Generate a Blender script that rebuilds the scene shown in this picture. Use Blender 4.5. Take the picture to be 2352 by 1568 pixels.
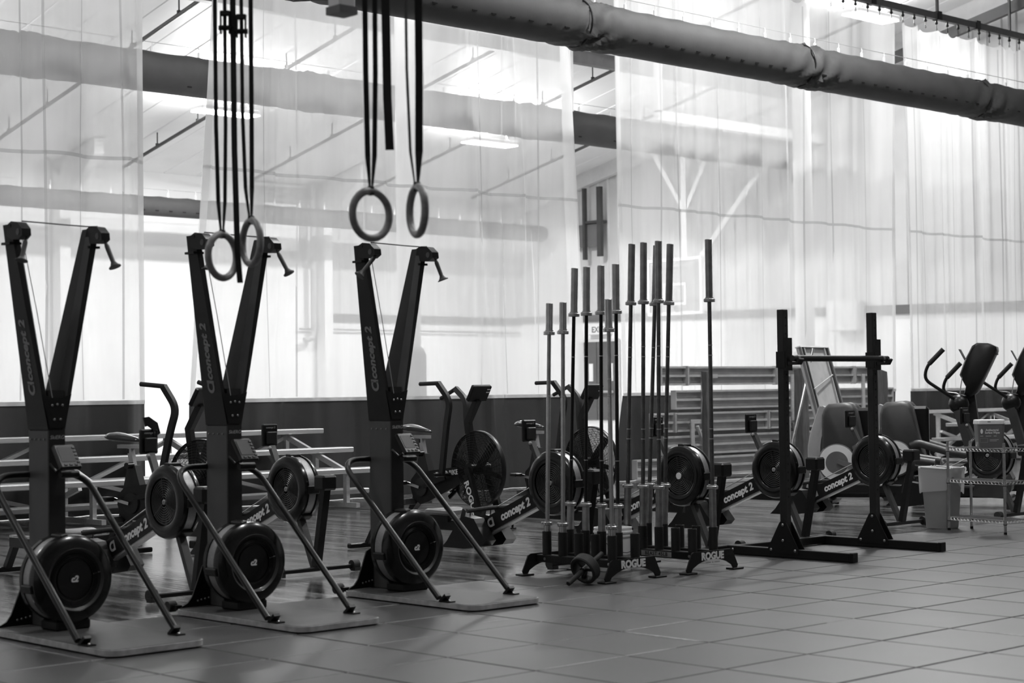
import bpy, math, random
from mathutils import Vector, Matrix
random.seed(7)
PI = math.pi
for o in list(bpy.data.objects): bpy.data.objects.remove(o)
scene = bpy.context.scene
COL = scene.collection

# ------------------------------------------------------------------ camera
# world: +X runs along the hall (towards the gable wall), +Y across it (towards the eave wall), metres
CAM = Vector((-6.751, -4.549, 1.2544)); HEAD, PITCH, ROLL = 0.813725, 0.0279176, -0.013
fw = Vector((math.cos(HEAD)*math.cos(PITCH), math.sin(HEAD)*math.cos(PITCH), math.sin(PITCH)))
rt = Vector((math.sin(HEAD), -math.cos(HEAD), 0)); up = rt.cross(fw)
cx = rt*math.cos(ROLL)+up*math.sin(ROLL); cyv = up*math.cos(ROLL)-rt*math.sin(ROLL)
cd = bpy.data.cameras.new('camera'); cam = bpy.data.objects.new('camera', cd); COL.objects.link(cam)
cam.matrix_world = Matrix(((cx.x, cyv.x, -fw.x, CAM.x), (cx.y, cyv.y, -fw.y, CAM.y), (cx.z, cyv.z, -fw.z, CAM.z), (0, 0, 0, 1)))
cd.sensor_width = 36; cd.lens = 36*4073.72/2352; cd.clip_end = 300
cd.dof.use_dof = True; cd.dof.focus_distance = 15.5; cd.dof.aperture_fstop = 3.2
scene.camera = cam

# ------------------------------------------------------------------ light and exposure
w = bpy.data.worlds.new('world'); scene.world = w; w.use_nodes = True
bg = w.node_tree.nodes['Background']; bg.inputs[0].default_value = (1, 1, 1, 1); bg.inputs[1].default_value = .25
vs = scene.view_settings; vs.view_transform = 'Standard'; vs.look = 'None'; vs.exposure = 0; vs.gamma = 1; vs.use_curve_mapping = False
FAR_W, NEAR_W = 395, 480          # watts of one high-bay lamp over the court / over the mats

# ------------------------------------------------------------------ helpers
def rot(ax, ang): return Matrix.Rotation(ang, 4, ax)
def T(x, y, z): return Matrix.Translation((x, y, z))
class MB:
    def __init__(s): s.v = []; s.f = []
    def add(s, vs_, fs, M=None):
        n = len(s.v)
        s.v += [tuple(M @ Vector(p)) if M else tuple(p) for p in vs_]
        s.f += [tuple(i+n for i in f) for f in fs]; return s
    def box(s, x0, x1, y0, y1, z0, z1, M=None, c=0):
        if c <= 0:
            return s.add([(x0,y0,z0),(x1,y0,z0),(x1,y1,z0),(x0,y1,z0),(x0,y0,z1),(x1,y0,z1),(x1,y1,z1),(x0,y1,z1)],
                  [(3,2,1,0),(4,5,6,7),(0,1,5,4),(1,2,6,5),(2,3,7,6),(3,0,4,7)], M)
        pl = [(x0+c,y0),(x1-c,y0),(x1,y0+c),(x1,y1-c),(x1-c,y1),(x0+c,y1),(x0,y1-c),(x0,y0+c)]
        pi = [(x0+c,y0+c),(x1-c,y0+c),(x1-c,y0+c),(x1-c,y1-c),(x1-c,y1-c),(x0+c,y1-c),(x0+c,y1-c),(x0+c,y0+c)]
        V = [(p[0],p[1],z0) for p in pi]+[(p[0],p[1],z0+c) for p in pl]+[(p[0],p[1],z1-c) for p in pl]+[(p[0],p[1],z1) for p in pi]
        F = [(6,5,3,1) if False else (7,5,3,1), (25,27,29,31)]
        for k in range(3):
            for i in range(8):
                j = (i+1) % 8; F.append((k*8+i, k*8+j, k*8+8+j, k*8+8+i))
        return s.add(V, F, M)
    def prism(s, poly, axis, lo, hi, M=None):
        # poly: 2D outline; axis x: (y,z), y: (x,z), z: (x,y)
        def P(p, h): return (h, p[0], p[1]) if axis == 'x' else ((p[0], h, p[1]) if axis == 'y' else (p[0], p[1], h))
        n = len(poly)
        return s.add([P(p, lo) for p in poly]+[P(p, hi) for p in poly],
              [tuple(range(n-1, -1, -1)), tuple(range(n, 2*n))]+[(i, (i+1) % n, n+(i+1) % n, n+i) for i in range(n)], M)
    def cyl(s, p0, p1, r0, r1=None, n=12, cap=True):
        r1 = r0 if r1 is None else r1
        p0, p1 = Vector(p0), Vector(p1); d = (p1-p0).normalized()
        a = d.orthogonal().normalized(); b = d.cross(a)
        V = []
        for p, r in ((p0, r0), (p1, r1)):
            for i in range(n):
                t = 2*PI*i/n; V.append(tuple(p+(a*math.cos(t)+b*math.sin(t))*r))
        F = [(i, (i+1) % n, n+(i+1) % n, n+i) for i in range(n)]
        if cap: F += [tuple(range(n-1, -1, -1)), tuple(range(n, 2*n))]
        return s.add(V, F)
    def tube(s, path, r, n=8, closed=False, sq=None):
        P = [Vector(p) for p in path]; m = len(P); rr = r if isinstance(r, (list, tuple)) else [r]*m
        t0 = (P[1]-P[0]).normalized(); a = t0.cross(Vector((0, 0, 1)))
        if a.length < 1e-3: a = Vector((1, 0, 0))
        a.normalize(); V = []; F = []; pt = t0
        for i in range(m):
            if closed: t = (P[(i+1) % m]-P[i-1]).normalized()
            else: t = ((P[min(i+1, m-1)]-P[i]).normalized()+(P[i]-P[max(i-1, 0)]).normalized()).normalized()
            q = pt.rotation_difference(t); a = q @ a; a = (a-t*a.dot(t)).normalized(); b = t.cross(a); pt = t
            if sq:
                for sx, sy in ((1, 1), (-1, 1), (-1, -1), (1, -1)): V.append(tuple(P[i]+a*sx*sq[0]+b*sy*sq[1]))
            else:
                for k in range(n):
                    th = 2*PI*k/n; V.append(tuple(P[i]+(a*math.cos(th)+b*math.sin(th))*rr[i]))
        n = 4 if sq else n
        for i in range(m if closed else m-1):
            j = (i+1) % m
            for k in range(n): F.append((i*n+k, i*n+(k+1) % n, j*n+(k+1) % n, j*n+k))
        if not closed: F += [tuple(range(n-1, -1, -1)), tuple((m-1)*n+k for k in range(n))]
        return s.add(V, F)
    def lathe(s, prof, M=None, n=32, axis='z'):
        # prof: (r, h) points; r==0 closes to a pole
        V = []; F = []; idx = []
        for r, h in prof:
            if r < 1e-6: idx.append([len(V)]*n); V.append((0, 0, h))
            else:
                idx.append(list(range(len(V), len(V)+n))); V += [(r*math.cos(2*PI*k/n), r*math.sin(2*PI*k/n), h) for k in range(n)]
        for i in range(len(prof)-1):
            for k in range(n):
                q = [idx[i][k], idx[i][(k+1) % n], idx[i+1][(k+1) % n], idx[i+1][k]]
                u = []
                for x in q:
                    if x not in u: u.append(x)
                if len(u) > 2: F.append(tuple(u))
        A = {'z': Matrix.Identity(4), 'x': rot('Y', PI/2), 'y': rot('X', -PI/2)}[axis]
        return s.add(V, F, (M @ A) if M else A)
    def torus(s, c, R, r, M=None, n=32, m=8):
        V = []; F = []
        for i in range(n):
            for k in range(m):
                a, b = 2*PI*i/n, 2*PI*k/m
                V.append(((R+r*math.cos(b))*math.cos(a)+c[0], (R+r*math.cos(b))*math.sin(a)+c[1], r*math.sin(b)+c[2]))
        for i in range(n):
            for k in range(m): F.append((i*m+k, ((i+1) % n)*m+k, ((i+1) % n)*m+(k+1) % m, i*m+(k+1) % m))
        return s.add(V, F, M)
    def ball(s, c, r, n=16, sc=(1, 1, 1)):
        pr = [(0 if i in (0, n//2) else r*math.sin(PI*i/(n//2)), -r*math.cos(PI*i/(n//2))) for i in range(n//2+1)]
        return s.lathe(pr, T(*c) @ Matrix.Diagonal((*sc, 1)), n)
    def mesh(s, name, ang=35):
        me = bpy.data.meshes.new(name); me.from_pydata(s.v, [], s.f); me.validate(); me.update()
        me.shade_smooth(); me.set_sharp_from_angle(angle=math.radians(ang)); return me
    def build(s, name, mat, parent=None, M=None, ang=35, kind=None):
        o = bpy.data.objects.new(name, s.mesh(name, ang)); COL.objects.link(o); o.data.materials.append(MATS[mat])
        if parent: o.parent = parent
        if M: o.matrix_local = M
        if kind: o['kind'] = kind
        return o
def inst(o, parent, M=None, name=None):
    c = o.copy(); COL.objects.link(c); c.parent = parent
    if M is not None: c.matrix_local = M
    if name: c.name = name
    return c
def fillet(pts, rad, k=5):
    P = [Vector(p) for p in pts]; out = [P[0]]
    for i in range(1, len(P)-1):
        a, b, c = P[i-1], P[i], P[i+1]; u = (a-b); v = (c-b)
        r = min(rad, u.length*.49, v.length*.49); p, q = b+u.normalized()*r, b+v.normalized()*r
        for j in range(k+1):
            t = j/k; out.append(p*(1-t)**2+b*2*t*(1-t)+q*t*t)
    out.append(P[-1]); return out
def tag(o, label, cat, group=None):
    o['label'] = label; o['category'] = cat
    if group: o['group'] = group
    return o
def thing(name, label, cat, loc=(0, 0, 0), rz=0, group=None):
    o = bpy.data.objects.new(name, None); COL.objects.link(o); o.location = loc; o.rotation_euler = (0, 0, rz); o.empty_display_size = .2
    return tag(o, label, cat, group)
def struct(o): o['kind'] = 'structure'; return o
def copy_tree(o, parent=None):
    c = o.copy(); COL.objects.link(c)
    if parent: c.parent = parent
    for ch in KIDS.get(o.name, None) or list(o.children): copy_tree(ch, c)
    return c
KIDS = {}
def dup(root, label, loc, rz=0):
    r = copy_tree(root); r.location = loc; r.rotation_euler = (0, 0, rz); r['label'] = label; return r
def text(name, body, size, mat, parent, M, ext=.0006, shear=0, bold=0, sx=1, space=1):
    cu = bpy.data.curves.new(name, 'FONT'); cu.body = body; cu.size = size; cu.extrude = ext; cu.shear = shear; cu.offset = bold
    cu.align_x = 'CENTER'; cu.align_y = 'CENTER'; cu.space_character = space; cu.resolution_u = 3
    t = bpy.data.objects.new(name, cu); COL.objects.link(t)
    bpy.context.view_layer.update()
    me = bpy.data.meshes.new_from_object(t.evaluated_get(bpy.context.evaluated_depsgraph_get()))
    bpy.data.objects.remove(t); me.name = name; me.materials.clear(); me.materials.append(MATS[mat])
    o = bpy.data.objects.new(name, me); COL.objects.link(o)
    if parent: o.parent = parent
    o.matrix_local = M @ Matrix.Diagonal((sx, 1, 1, 1)); return o
def face_M(o, xdir, ydir):
    # matrix that lays text (x right, y up) on a surface
    x = Vector(xdir).normalized(); y = Vector(ydir).normalized(); z = x.cross(y)
    return Matrix(((x.x, y.x, z.x, o[0]), (x.y, y.y, z.y, o[1]), (x.z, y.z, z.z, o[2]), (0, 0, 0, 1)))

# ------------------------------------------------------------------ materials
MATS = {}
def mat(name, v, rough=.5, metal=0, var=.12, scale=6, bump=0, bscale=80, spec=.5, stretch=None, coat=0, trans=0, emit=0):
    m = bpy.data.materials.new(name); m.use_nodes = True; nt = m.node_tree; N = nt.nodes; L = nt.links
    p = N['Principled BSDF']; p.inputs['Roughness'].default_value = rough; p.inputs['Metallic'].default_value = metal
    p.inputs['Specular IOR Level'].default_value = spec
    if coat: p.inputs['Coat Weight'].default_value = coat; p.inputs['Coat Roughness'].default_value = .12
    tc = N.new('ShaderNodeTexCoord'); mp = N.new('ShaderNodeMapping'); L.new(tc.outputs['Object'], mp.inputs[0])
    if stretch: mp.inputs['Scale'].default_value = stretch
    nz = N.new('ShaderNodeTexNoise'); nz.inputs['Scale'].default_value = scale; nz.inputs['Detail'].default_value = 4
    L.new(mp.outputs[0], nz.inputs['Vector'])
    cr = N.new('ShaderNodeValToRGB'); a, b = max(0, v*(1-var)), min(1, v*(1+var))
    cr.color_ramp.elements[0].position = .3; cr.color_ramp.elements[1].position = .7
    cr.color_ramp.elements[0].color = (a, a, a, 1); cr.color_ramp.elements[1].color = (b, b, b, 1)
    L.new(nz.outputs['Fac'], cr.inputs[0]); L.new(cr.outputs[0], p.inputs['Base Color'])
    if bump:
        n2 = N.new('ShaderNodeTexNoise'); n2.inputs['Scale'].default_value = bscale; n2.inputs['Detail'].default_value = 3
        L.new(mp.outputs[0], n2.inputs['Vector']); bp = N.new('ShaderNodeBump'); bp.inputs['Strength'].default_value = bump; bp.inputs['Distance'].default_value = .01
        L.new(n2.outputs['Fac'], bp.inputs['Height']); L.new(bp.outputs[0], p.inputs['Normal'])
    if emit: p.inputs['Emission Color'].default_value = (1, 1, 1, 1); p.inputs['Emission Strength'].default_value = emit
    MATS[name] = m; return m
mat('black_paint', .007, .36, bump=.03, spec=.28); mat('black_plastic', .005, .34, bump=.02, bscale=200, spec=.32); mat('black_gloss', .004, .24, coat=.25, spec=.35)
mat('black_satin', .012, .48, bump=.05, bscale=300, spec=.35); mat('charcoal', .035, .5, bump=.04, bscale=150); mat('rubber_black', .012, .75, bump=.1, bscale=120)
mat('column_grey', .055, .45, bump=.03, bscale=300); mat('mid_grey', .13, .5); mat('light_grey', .38, .5); mat('white_paint', .8, .5, var=.03)
mat('off_white', .68, .55, var=.04); mat('print_white', .75, .5, var=.02); mat('print_grey', .22, .5, var=.05); mat('chrome', .55, .22, 1, var=.1, scale=20)
mat('steel', .42, .34, 1, var=.2, scale=14); mat('dark_steel', .13, .36, 1, var=.3, scale=14); mat('knurl', .22, .45, 1, var=.25, scale=90, bump=.25, bscale=600)
mat('aluminium', .62, .42, .85, var=.1, scale=5, stretch=(1, 12, 12)); mat('alu_dull', .36, .5, .25, var=.12, scale=5); mat('perforated', .34, .4, .6, var=.3, scale=250)
mat('ply_edge', .42, .6, var=.25, scale=18); mat('board_top', .06, .5, bump=.08, bscale=160); mat('duct_cloth', .045, .75, var=.14, scale=3, bump=.12, bscale=14)
mat('ring_wood', .24, .4, var=.25, scale=30); mat('strap', .012, .8, bump=.15, bscale=300); mat('seat_pad', .16, .45); mat('saddle', .012, .22, coat=.4)
mat('bin_plastic', .22, .5, var=.06); mat('wipe_tub', .13, .45, var=.05); mat('timber', .06, .8, var=.35, scale=12, stretch=(3, 3, .4)); mat('shroud', .028, .48, bump=.04, bscale=220)
mat('shroud_light', .1, .5); mat('wall_white', .86, .6, var=.03, scale=1.2); mat('wall_metal', .58, .5, var=.05, scale=1.5); mat('stripe_grey', .13, .6, var=.05); mat('trim_grey', .3, .5)
mat('roof_white', .8, .5, var=.05, scale=1.2, bump=.08, bscale=3); mat('door_grey', .1, .5, var=.06); mat('pipe_dark', .05, .5); mat('column_white', .78, .45, var=.03)
mat('curtain_black', .022, .6, var=.15, scale=1.5, bump=.1, bscale=5); mat('hem_grey', .5, .6); mat('subfloor', .012, .9); mat('pale_chip', .4, .8, var=.3, scale=40)
mat('arm_recess_shade', .006, .6); mat('arm_bevel_lit', .085, .45); mat('grille', .03, .3); mat('screen', .014, .45, spec=.3, var=.05); mat('clip_white', .85, .5); mat('gap_black', .004, .9)

def sheer(name, v, fac):
    m = bpy.data.materials.new(name); m.use_nodes = True; nt = m.node_tree; N = nt.nodes; L = nt.links; N.remove(N['Principled BSDF'])
    out = N['Material Output']; tr = N.new('ShaderNodeBsdfTransparent'); df = N.new('ShaderNodeBsdfDiffuse'); tl = N.new('ShaderNodeBsdfTranslucent')
    tc = N.new('ShaderNodeTexCoord'); nz = N.new('ShaderNodeTexNoise'); nz.inputs['Scale'].default_value = 1.4; nz.inputs['Detail'].default_value = 3
    mp = N.new('ShaderNodeMapping'); mp.inputs['Scale'].default_value = (3, 1, .25); L.new(tc.outputs['Object'], mp.inputs[0]); L.new(mp.outputs[0], nz.inputs['Vector'])
    mr = N.new('ShaderNodeMapRange'); mr.inputs['To Min'].default_value = max(0, fac-.09); mr.inputs['To Max'].default_value = min(1, fac+.09); L.new(nz.outputs['Fac'], mr.inputs['Value'])
    for n in (df, tl): n.inputs['Color'].default_value = (v, v, v, 1)
    m1 = N.new('ShaderNodeMixShader'); m1.inputs[0].default_value = .5; L.new(df.outputs[0], m1.inputs[1]); L.new(tl.outputs[0], m1.inputs[2])
    m2 = N.new('ShaderNodeMixShader'); L.new(mr.outputs[0], m2.inputs[0]); L.new(tr.outputs[0], m2.inputs[1]); L.new(m1.outputs[0], m2.inputs[2])
    L.new(m2.outputs[0], out.inputs['Surface']); MATS[name] = m
sheer('curtain_mesh', .95, .54); sheer('curtain_hem', .85, .72); sheer('curtain_seam_shade', .6, .62); sheer('fan_mesh', .03, .5); sheer('bin_liner', .85, .5)

def wood(name='wood_floor', lo=.035, hi=.25, rough=.15):
    m = bpy.data.materials.new(name); m.use_nodes = True; nt = m.node_tree; N = nt.nodes; L = nt.links; p = N['Principled BSDF']
    tc = N.new('ShaderNodeTexCoord'); mp = N.new('ShaderNodeMapping'); mp.inputs['Rotation'].default_value = (0, 0, PI/2); L.new(tc.outputs['Object'], mp.inputs[0])
    br = N.new('ShaderNodeTexBrick'); br.inputs['Scale'].default_value = 1; br.inputs['Brick Width'].default_value = 1.1; br.inputs['Row Height'].default_value = .075
    br.inputs['Mortar Size'].default_value = .002; br.inputs['Color1'].default_value = (lo, lo, lo, 1); br.inputs['Color2'].default_value = (hi, hi, hi, 1); br.inputs['Mortar'].default_value = (lo*.4, lo*.4, lo*.4, 1)
    L.new(mp.outputs[0], br.inputs['Vector'])
    nz = N.new('ShaderNodeTexNoise'); nz.inputs['Scale'].default_value = 2.5; nz.inputs['Detail'].default_value = 5
    m2 = N.new('ShaderNodeMapping'); m2.inputs['Scale'].default_value = (9, .5, 1); L.new(tc.outputs['Object'], m2.inputs[0]); L.new(m2.outputs[0], nz.inputs['Vector'])
    mx = N.new('ShaderNodeMixRGB'); mx.blend_type = 'OVERLAY'; mx.inputs[0].default_value = .6; L.new(br.outputs['Color'], mx.inputs[1]); L.new(nz.outputs['Fac'], mx.inputs[2])
    L.new(mx.outputs[0], p.inputs['Base Color']); p.inputs['Roughness'].default_value = rough; p.inputs['Coat Weight'].default_value = .4; p.inputs['Coat Roughness'].default_value = .1
    n3 = N.new('ShaderNodeTexNoise'); n3.inputs['Scale'].default_value = 5; L.new(m2.outputs[0], n3.inputs['Vector'])
    bp = N.new('ShaderNodeBump'); bp.inputs['Strength'].default_value = .1; bp.inputs['Distance'].default_value = .02; L.new(n3.outputs['Fac'], bp.inputs['Height']); L.new(bp.outputs[0], p.inputs['Normal'])
    L.new(bp.outputs[0], p.inputs['Coat Normal']); MATS[name] = m
wood(); wood('court_floor', .38, .5, .14)
def rubber():
    m = bpy.data.materials.new('rubber_tile'); m.use_nodes = True; nt = m.node_tree; N = nt.nodes; L = nt.links; p = N['Principled BSDF']
    ge = N.new('ShaderNodeNewGeometry'); oi = N.new('ShaderNodeObjectInfo')
    n1 = N.new('ShaderNodeTexNoise'); n1.inputs['Scale'].default_value = 130; n1.inputs['Detail'].default_value = 2
    n2 = N.new('ShaderNodeTexNoise'); n2.inputs['Scale'].default_value = 1.6; n2.inputs['Detail'].default_value = 5
    for n in (n1, n2): L.new(ge.outputs['Position'], n.inputs['Vector'])
    def M(op, a, b):
        q = N.new('ShaderNodeMath'); q.operation = op
        for i, x in enumerate((a, b)):
            if isinstance(x, float): q.inputs[i].default_value = x
            else: L.new(x, q.inputs[i])
        return q.outputs[0]
    a = M('MULTIPLY', M('ADD', M('MULTIPLY', n1.outputs['Fac'], .9), .55), M('ADD', M('MULTIPLY', n2.outputs['Fac'], .9), .55))
    b = M('MULTIPLY', a, M('ADD', M('MULTIPLY', oi.outputs['Random'], .3), .85)); c = M('MULTIPLY', b, .042)
    L.new(c, p.inputs['Base Color']); p.inputs['Roughness'].default_value = .4; p.inputs['Specular IOR Level'].default_value = .5
    bp = N.new('ShaderNodeBump'); bp.inputs['Strength'].default_value = .25; bp.inputs['Distance'].default_value = .004; L.new(n1.outputs['Fac'], bp.inputs['Height']); L.new(bp.outputs[0], p.inputs['Normal'])
    MATS['rubber_tile'] = m
rubber()
def glassy():
    m = bpy.data.materials.new('glass_grey'); m.use_nodes = True; nt = m.node_tree; N = nt.nodes; L = nt.links; p = N['Principled BSDF']
    nz = N.new('ShaderNodeTexNoise'); nz.inputs['Scale'].default_value = 3; mr = N.new('ShaderNodeMapRange'); mr.inputs['To Min'].default_value = .4; mr.inputs['To Max'].default_value = .55
    L.new(nz.outputs['Fac'], mr.inputs['Value']); L.new(mr.outputs[0], p.inputs['Alpha']); p.inputs['Base Color'].default_value = (.42, .42, .42, 1); p.inputs['Roughness'].default_value = .1; MATS['glass_grey'] = m
glassy()
mat('dark_steel2', .3, .32, 1, var=.25, scale=14)
# ------------------------------------------------------------------ the hall
EAVE_Y, GABLE_X, EAVE_Z, SLOPE = 25.9, 22.3, 5.69, .217
def roof_z(y): return EAVE_Z+SLOPE*(EAVE_Y-y)
fl = struct(MB().box(-14, GABLE_X, 4.2, 12.45, -.12, -.006).build('floor', 'wood_floor')); struct(MB().box(-14, GABLE_X, 12.45, EAVE_Y, -.12, -.006).build('floor_court', 'court_floor'))
mats_ = struct(MB().box(-14, GABLE_X, -12, 4.2, -.12, -.022).build('floor_mat_base', 'subfloor'))
# rubber tiles: one object each where the photograph can see them, the rest joined
def tile_mb(x, y, mb):
    s, c = .2956, .005; z0, z1 = -.022, 0
    mb.add([(x-s, y-s, z0), (x+s, y-s, z0), (x+s, y+s, z0), (x-s, y+s, z0), (x-s, y-s, z1-c), (x+s, y-s, z1-c), (x+s, y+s, z1-c), (x-s, y+s, z1-c),
        (x-s+c, y-s+c, z1), (x+s-c, y-s+c, z1), (x+s-c, y+s-c, z1), (x-s+c, y+s-c, z1)],
        [(0, 1, 5, 4), (1, 2, 6, 5), (2, 3, 7, 6), (3, 0, 4, 7), (4, 5, 9, 8), (5, 6, 10, 9), (6, 7, 11, 10), (7, 4, 8, 11), (8, 9, 10, 11)])
tproto = None; rest = MB(); cnt = 0
fwd2 = Vector((math.cos(HEAD), math.sin(HEAD)))
for i in range(-20, 37):
    for j in range(-20, 7):
        x, y = (i+.5)*.6, (j+.5)*.6
        d = Vector((x-CAM.x, y-CAM.y)); dep = d.dot(fwd2); lat = d.dot(Vector((rt.x, rt.y)))
        if dep > 6.6 and abs(lat) < dep*.2887+.75 and cnt < 298:
            if tproto is None:
                mb = MB(); tile_mb(0, 0, mb); tproto = mb.build('rubber_tile', 'rubber_tile', mats_, T(x, y, 0), ang=20)
            else: inst(tproto, mats_, T(x, y, random.uniform(-.0008, .0006)) @ rot('Z', random.uniform(-.0012, .0012)))
            cnt += 1
        else: tile_mb(x, y, rest)
rest.build('rubber_tiles_beyond', 'rubber_tile', mats_, ang=20, kind='stuff')
# chipped pale tile edges
def chip(x0, y0, x1, y1, w_, n=9):
    d = Vector((x1-x0, y1-y0, 0)); q = Vector((-d.y, d.x, 0)).normalized(); V = []; F = []
    for k in range(n+1):
        p = Vector((x0, y0, .0012))+d*(k/n); e = w_*(.35+.65*random.random())*(0.3 if k in (0, n) else 1)
        V += [tuple(p-q*.002), tuple(p+q*e)]
    F = [(2*k, 2*k+1, 2*k+3, 2*k+2) for k in range(n)]
    MB().add([v for v in V], F).build('chipped_tile_edge', 'pale_chip', mats_)
chip(.005, 1.78, .005, 1.24, -.026, 16); chip(.03, 1.797, .58, 1.797, .012, 14); chip(-1.19, 1.195, -.25, 1.195, .011, 20); chip(.95, 1.195, 1.2, 1.195, .008, 6)
chip(-.25, 2.6, -.25+.2, 2.6, .008, 5); chip(1.5, 1.205, 1.62, 1.205, .008, 4); chip(1.2, .02, 1.2, .55, .01, 9)
# roof panels on the slope
roof = struct(MB().box(-14, GABLE_X, -12.2, -12, roof_z(-12)+.05, roof_z(-12)+.25).build('ceiling', 'roof_white'))
PW = .755; pb = MB(); y0, y1 = -12, EAVE_Y+.1
c = .02
pb.add([(c, y0, roof_z(y0)), (PW-c, y0, roof_z(y0)), (PW-c, y1, roof_z(y1)), (c, y1, roof_z(y1)), (0, y0, roof_z(y0)+.025), (PW, y0, roof_z(y0)+.025), (PW, y1, roof_z(y1)+.025), (0, y1, roof_z(y1)+.025),
        (0, y0, roof_z(y0)+.1), (PW, y0, roof_z(y0)+.1), (PW, y1, roof_z(y1)+.1), (0, y1, roof_z(y1)+.1)],
       [(3, 2, 1, 0), (0, 1, 5, 4), (1, 2, 6, 5), (2, 3, 7, 6), (3, 0, 4, 7), (4, 5, 9, 8), (5, 6, 10, 9), (6, 7, 11, 10), (7, 4, 8, 11), (8, 9, 10, 11)])
pp = None; x = GABLE_X-PW
while x > -14.5:
    if pp is None: pp = pb.build('roof_panel', 'roof_white', roof, T(x, 0, 0), ang=20)
    else: inst(pp, roof, T(x, 0, random.uniform(-.006, .006)))
    x -= PW
# eave wall: smooth white below, corrugated metal above a grey stripe
def corrugated(mb, u0, u1, z0f, z1f, place, pitch=.305, dep=.035):
    u = u0; V = []; n = 0
    prof = [(0, 0), (.55, 0), (.62, 1), (.78, 1), (.85, 0)]
    while u < u1:
        for f_, d_ in prof:
            uu = min(u+f_*pitch, u1); V += [place(uu, z0f(uu), d_*dep), place(uu, z1f(uu), d_*dep)]; n += 1
        u += pitch
    mb.add(V, [(2*k, 2*k+2, 2*k+3, 2*k+1) for k in range(n-1)])
we = struct(MB().box(-14, GABLE_X, EAVE_Y, EAVE_Y+.2, -.1, EAVE_Z+.2).build('wall_eave', 'wall_white'))
mb = MB(); corrugated(mb, 16.4, GABLE_X, lambda u: 2.97, lambda u: EAVE_Z+.1, lambda u, z, d: (u, EAVE_Y-.01-d, z)); mb.build('metal_cladding', 'wall_metal', we, ang=15)
MB().box(16.4, GABLE_X, EAVE_Y-.06, EAVE_Y, 2.81, 2.97).build('stripe', 'stripe_grey', we)
wg = struct(MB().add([(GABLE_X, -12, -.1), (GABLE_X, EAVE_Y, -.1), (GABLE_X, EAVE_Y, EAVE_Z+.1), (GABLE_X, -12, roof_z(-12)+.1),
    (GABLE_X+.2, -12, -.1), (GABLE_X+.2, EAVE_Y, -.1), (GABLE_X+.2, EAVE_Y, EAVE_Z+.1), (GABLE_X+.2, -12, roof_z(-12)+.1)],
    [(0, 3, 2, 1), (4, 5, 6, 7), (0, 1, 5, 4), (1, 2, 6, 5), (2, 3, 7, 6), (3, 0, 4, 7)]).build('wall_gable', 'wall_white'))
def stz(y, top): return (3.0 if top else 2.85)-(.0165 if top else .0185)*(EAVE_Y-y)
mb = MB(); corrugated(mb, -12, EAVE_Y, lambda u: stz(u, 1), lambda u: roof_z(u)+.05, lambda u, z, d: (GABLE_X-.01-d, u, z)); mb.build('metal_cladding', 'wall_metal', wg, ang=15)
mb = MB(); Y0, Y1 = -12, EAVE_Y
mb.add([(GABLE_X-.06, Y0, stz(Y0, 0)), (GABLE_X-.06, Y1, stz(Y1, 0)), (GABLE_X-.06, Y1, stz(Y1, 1)), (GABLE_X-.06, Y0, stz(Y0, 1)), (GABLE_X, Y0, stz(Y0, 0)), (GABLE_X, Y1, stz(Y1, 0)), (GABLE_X, Y1, stz(Y1, 1)), (GABLE_X, Y0, stz(Y0, 1))],
       [(0, 3, 2, 1), (0, 1, 5, 4), (2, 3, 7, 6), (1, 2, 6, 5), (3, 0, 4, 7)]); mb.build('stripe', 'stripe_grey', wg)
struct(MB().box(-14, GABLE_X, -12.2, -12, -.1, roof_z(-12)+.1).build('wall_light_block', 'trim_grey'))  # unseen wall added behind the camera to cut light from that side
# rafter flashing along the gable
mb = MB(); mb.add([(GABLE_X-.2, Y0, roof_z(Y0)-.32), (GABLE_X-.2, Y1, roof_z(Y1)-.32), (GABLE_X-.2, Y1, roof_z(Y1)), (GABLE_X-.2, Y0, roof_z(Y0)), (GABLE_X-.05, Y0, roof_z(Y0)-.32), (GABLE_X-.05, Y1, roof_z(Y1)-.32), (GABLE_X-.05, Y1, roof_z(Y1)), (GABLE_X-.05, Y0, roof_z(Y0))],
       [(0, 3, 2, 1), (0, 1, 5, 4), (2, 3, 7, 6), (1, 2, 6, 5), (3, 0, 4, 7)]); struct(mb.build('trim_1', 'off_white'))
# dark purlin pipe parallel to the gable rafter
struct(MB().tube([(21.6, 5, roof_z(5)-.62), (21.6, 16.8, roof_z(16.8)-.62)], 0, sq=(.05, .1)).build('trim_2', 'pipe_dark'))
# main beam across the roof slope and the white tie beam
struct(MB().box(-14, 21.9, 17.53, 17.67, 7.1, 7.34).build('trim_3', 'mid_grey'))
struct(MB().box(17.3, GABLE_X, 16.95, 17.05, 6.15, 6.33).build('trim_4', 'white_paint'))
struct(MB().box(17.3, 17.42, 16.95, 17.05, 6.3, roof_z(17)).build('trim_5', 'white_paint'))
struct(MB().box(15.0, 15.16, 17.0, 17.12, 6.1, roof_z(17)).build('trim_6', 'white_paint'))
# frame columns on the eave wall, with haunches
for k, bx in enumerate((3.9, 10.11, 16.34)):
    o = struct(MB().box(bx-.11, bx+.11, EAVE_Y-.35, EAVE_Y-.06, 0, 5.2).build('trim_%d' % (7+k), 'column_white'))
    MB().prism([(EAVE_Y-.4, 4.9), (EAVE_Y-.06, 4.9), (EAVE_Y-.06, 5.68), (EAVE_Y-1.6, 6.02), (EAVE_Y-1.6, 5.72)], 'x', bx-.1, bx+.1).build('haunch', 'column_white', o)
    MB().tube([(bx-.45, EAVE_Y-.3, 5.85), (bx-.05, EAVE_Y-.3, 5.42)], .035).build('brace', 'light_grey', o)
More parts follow.
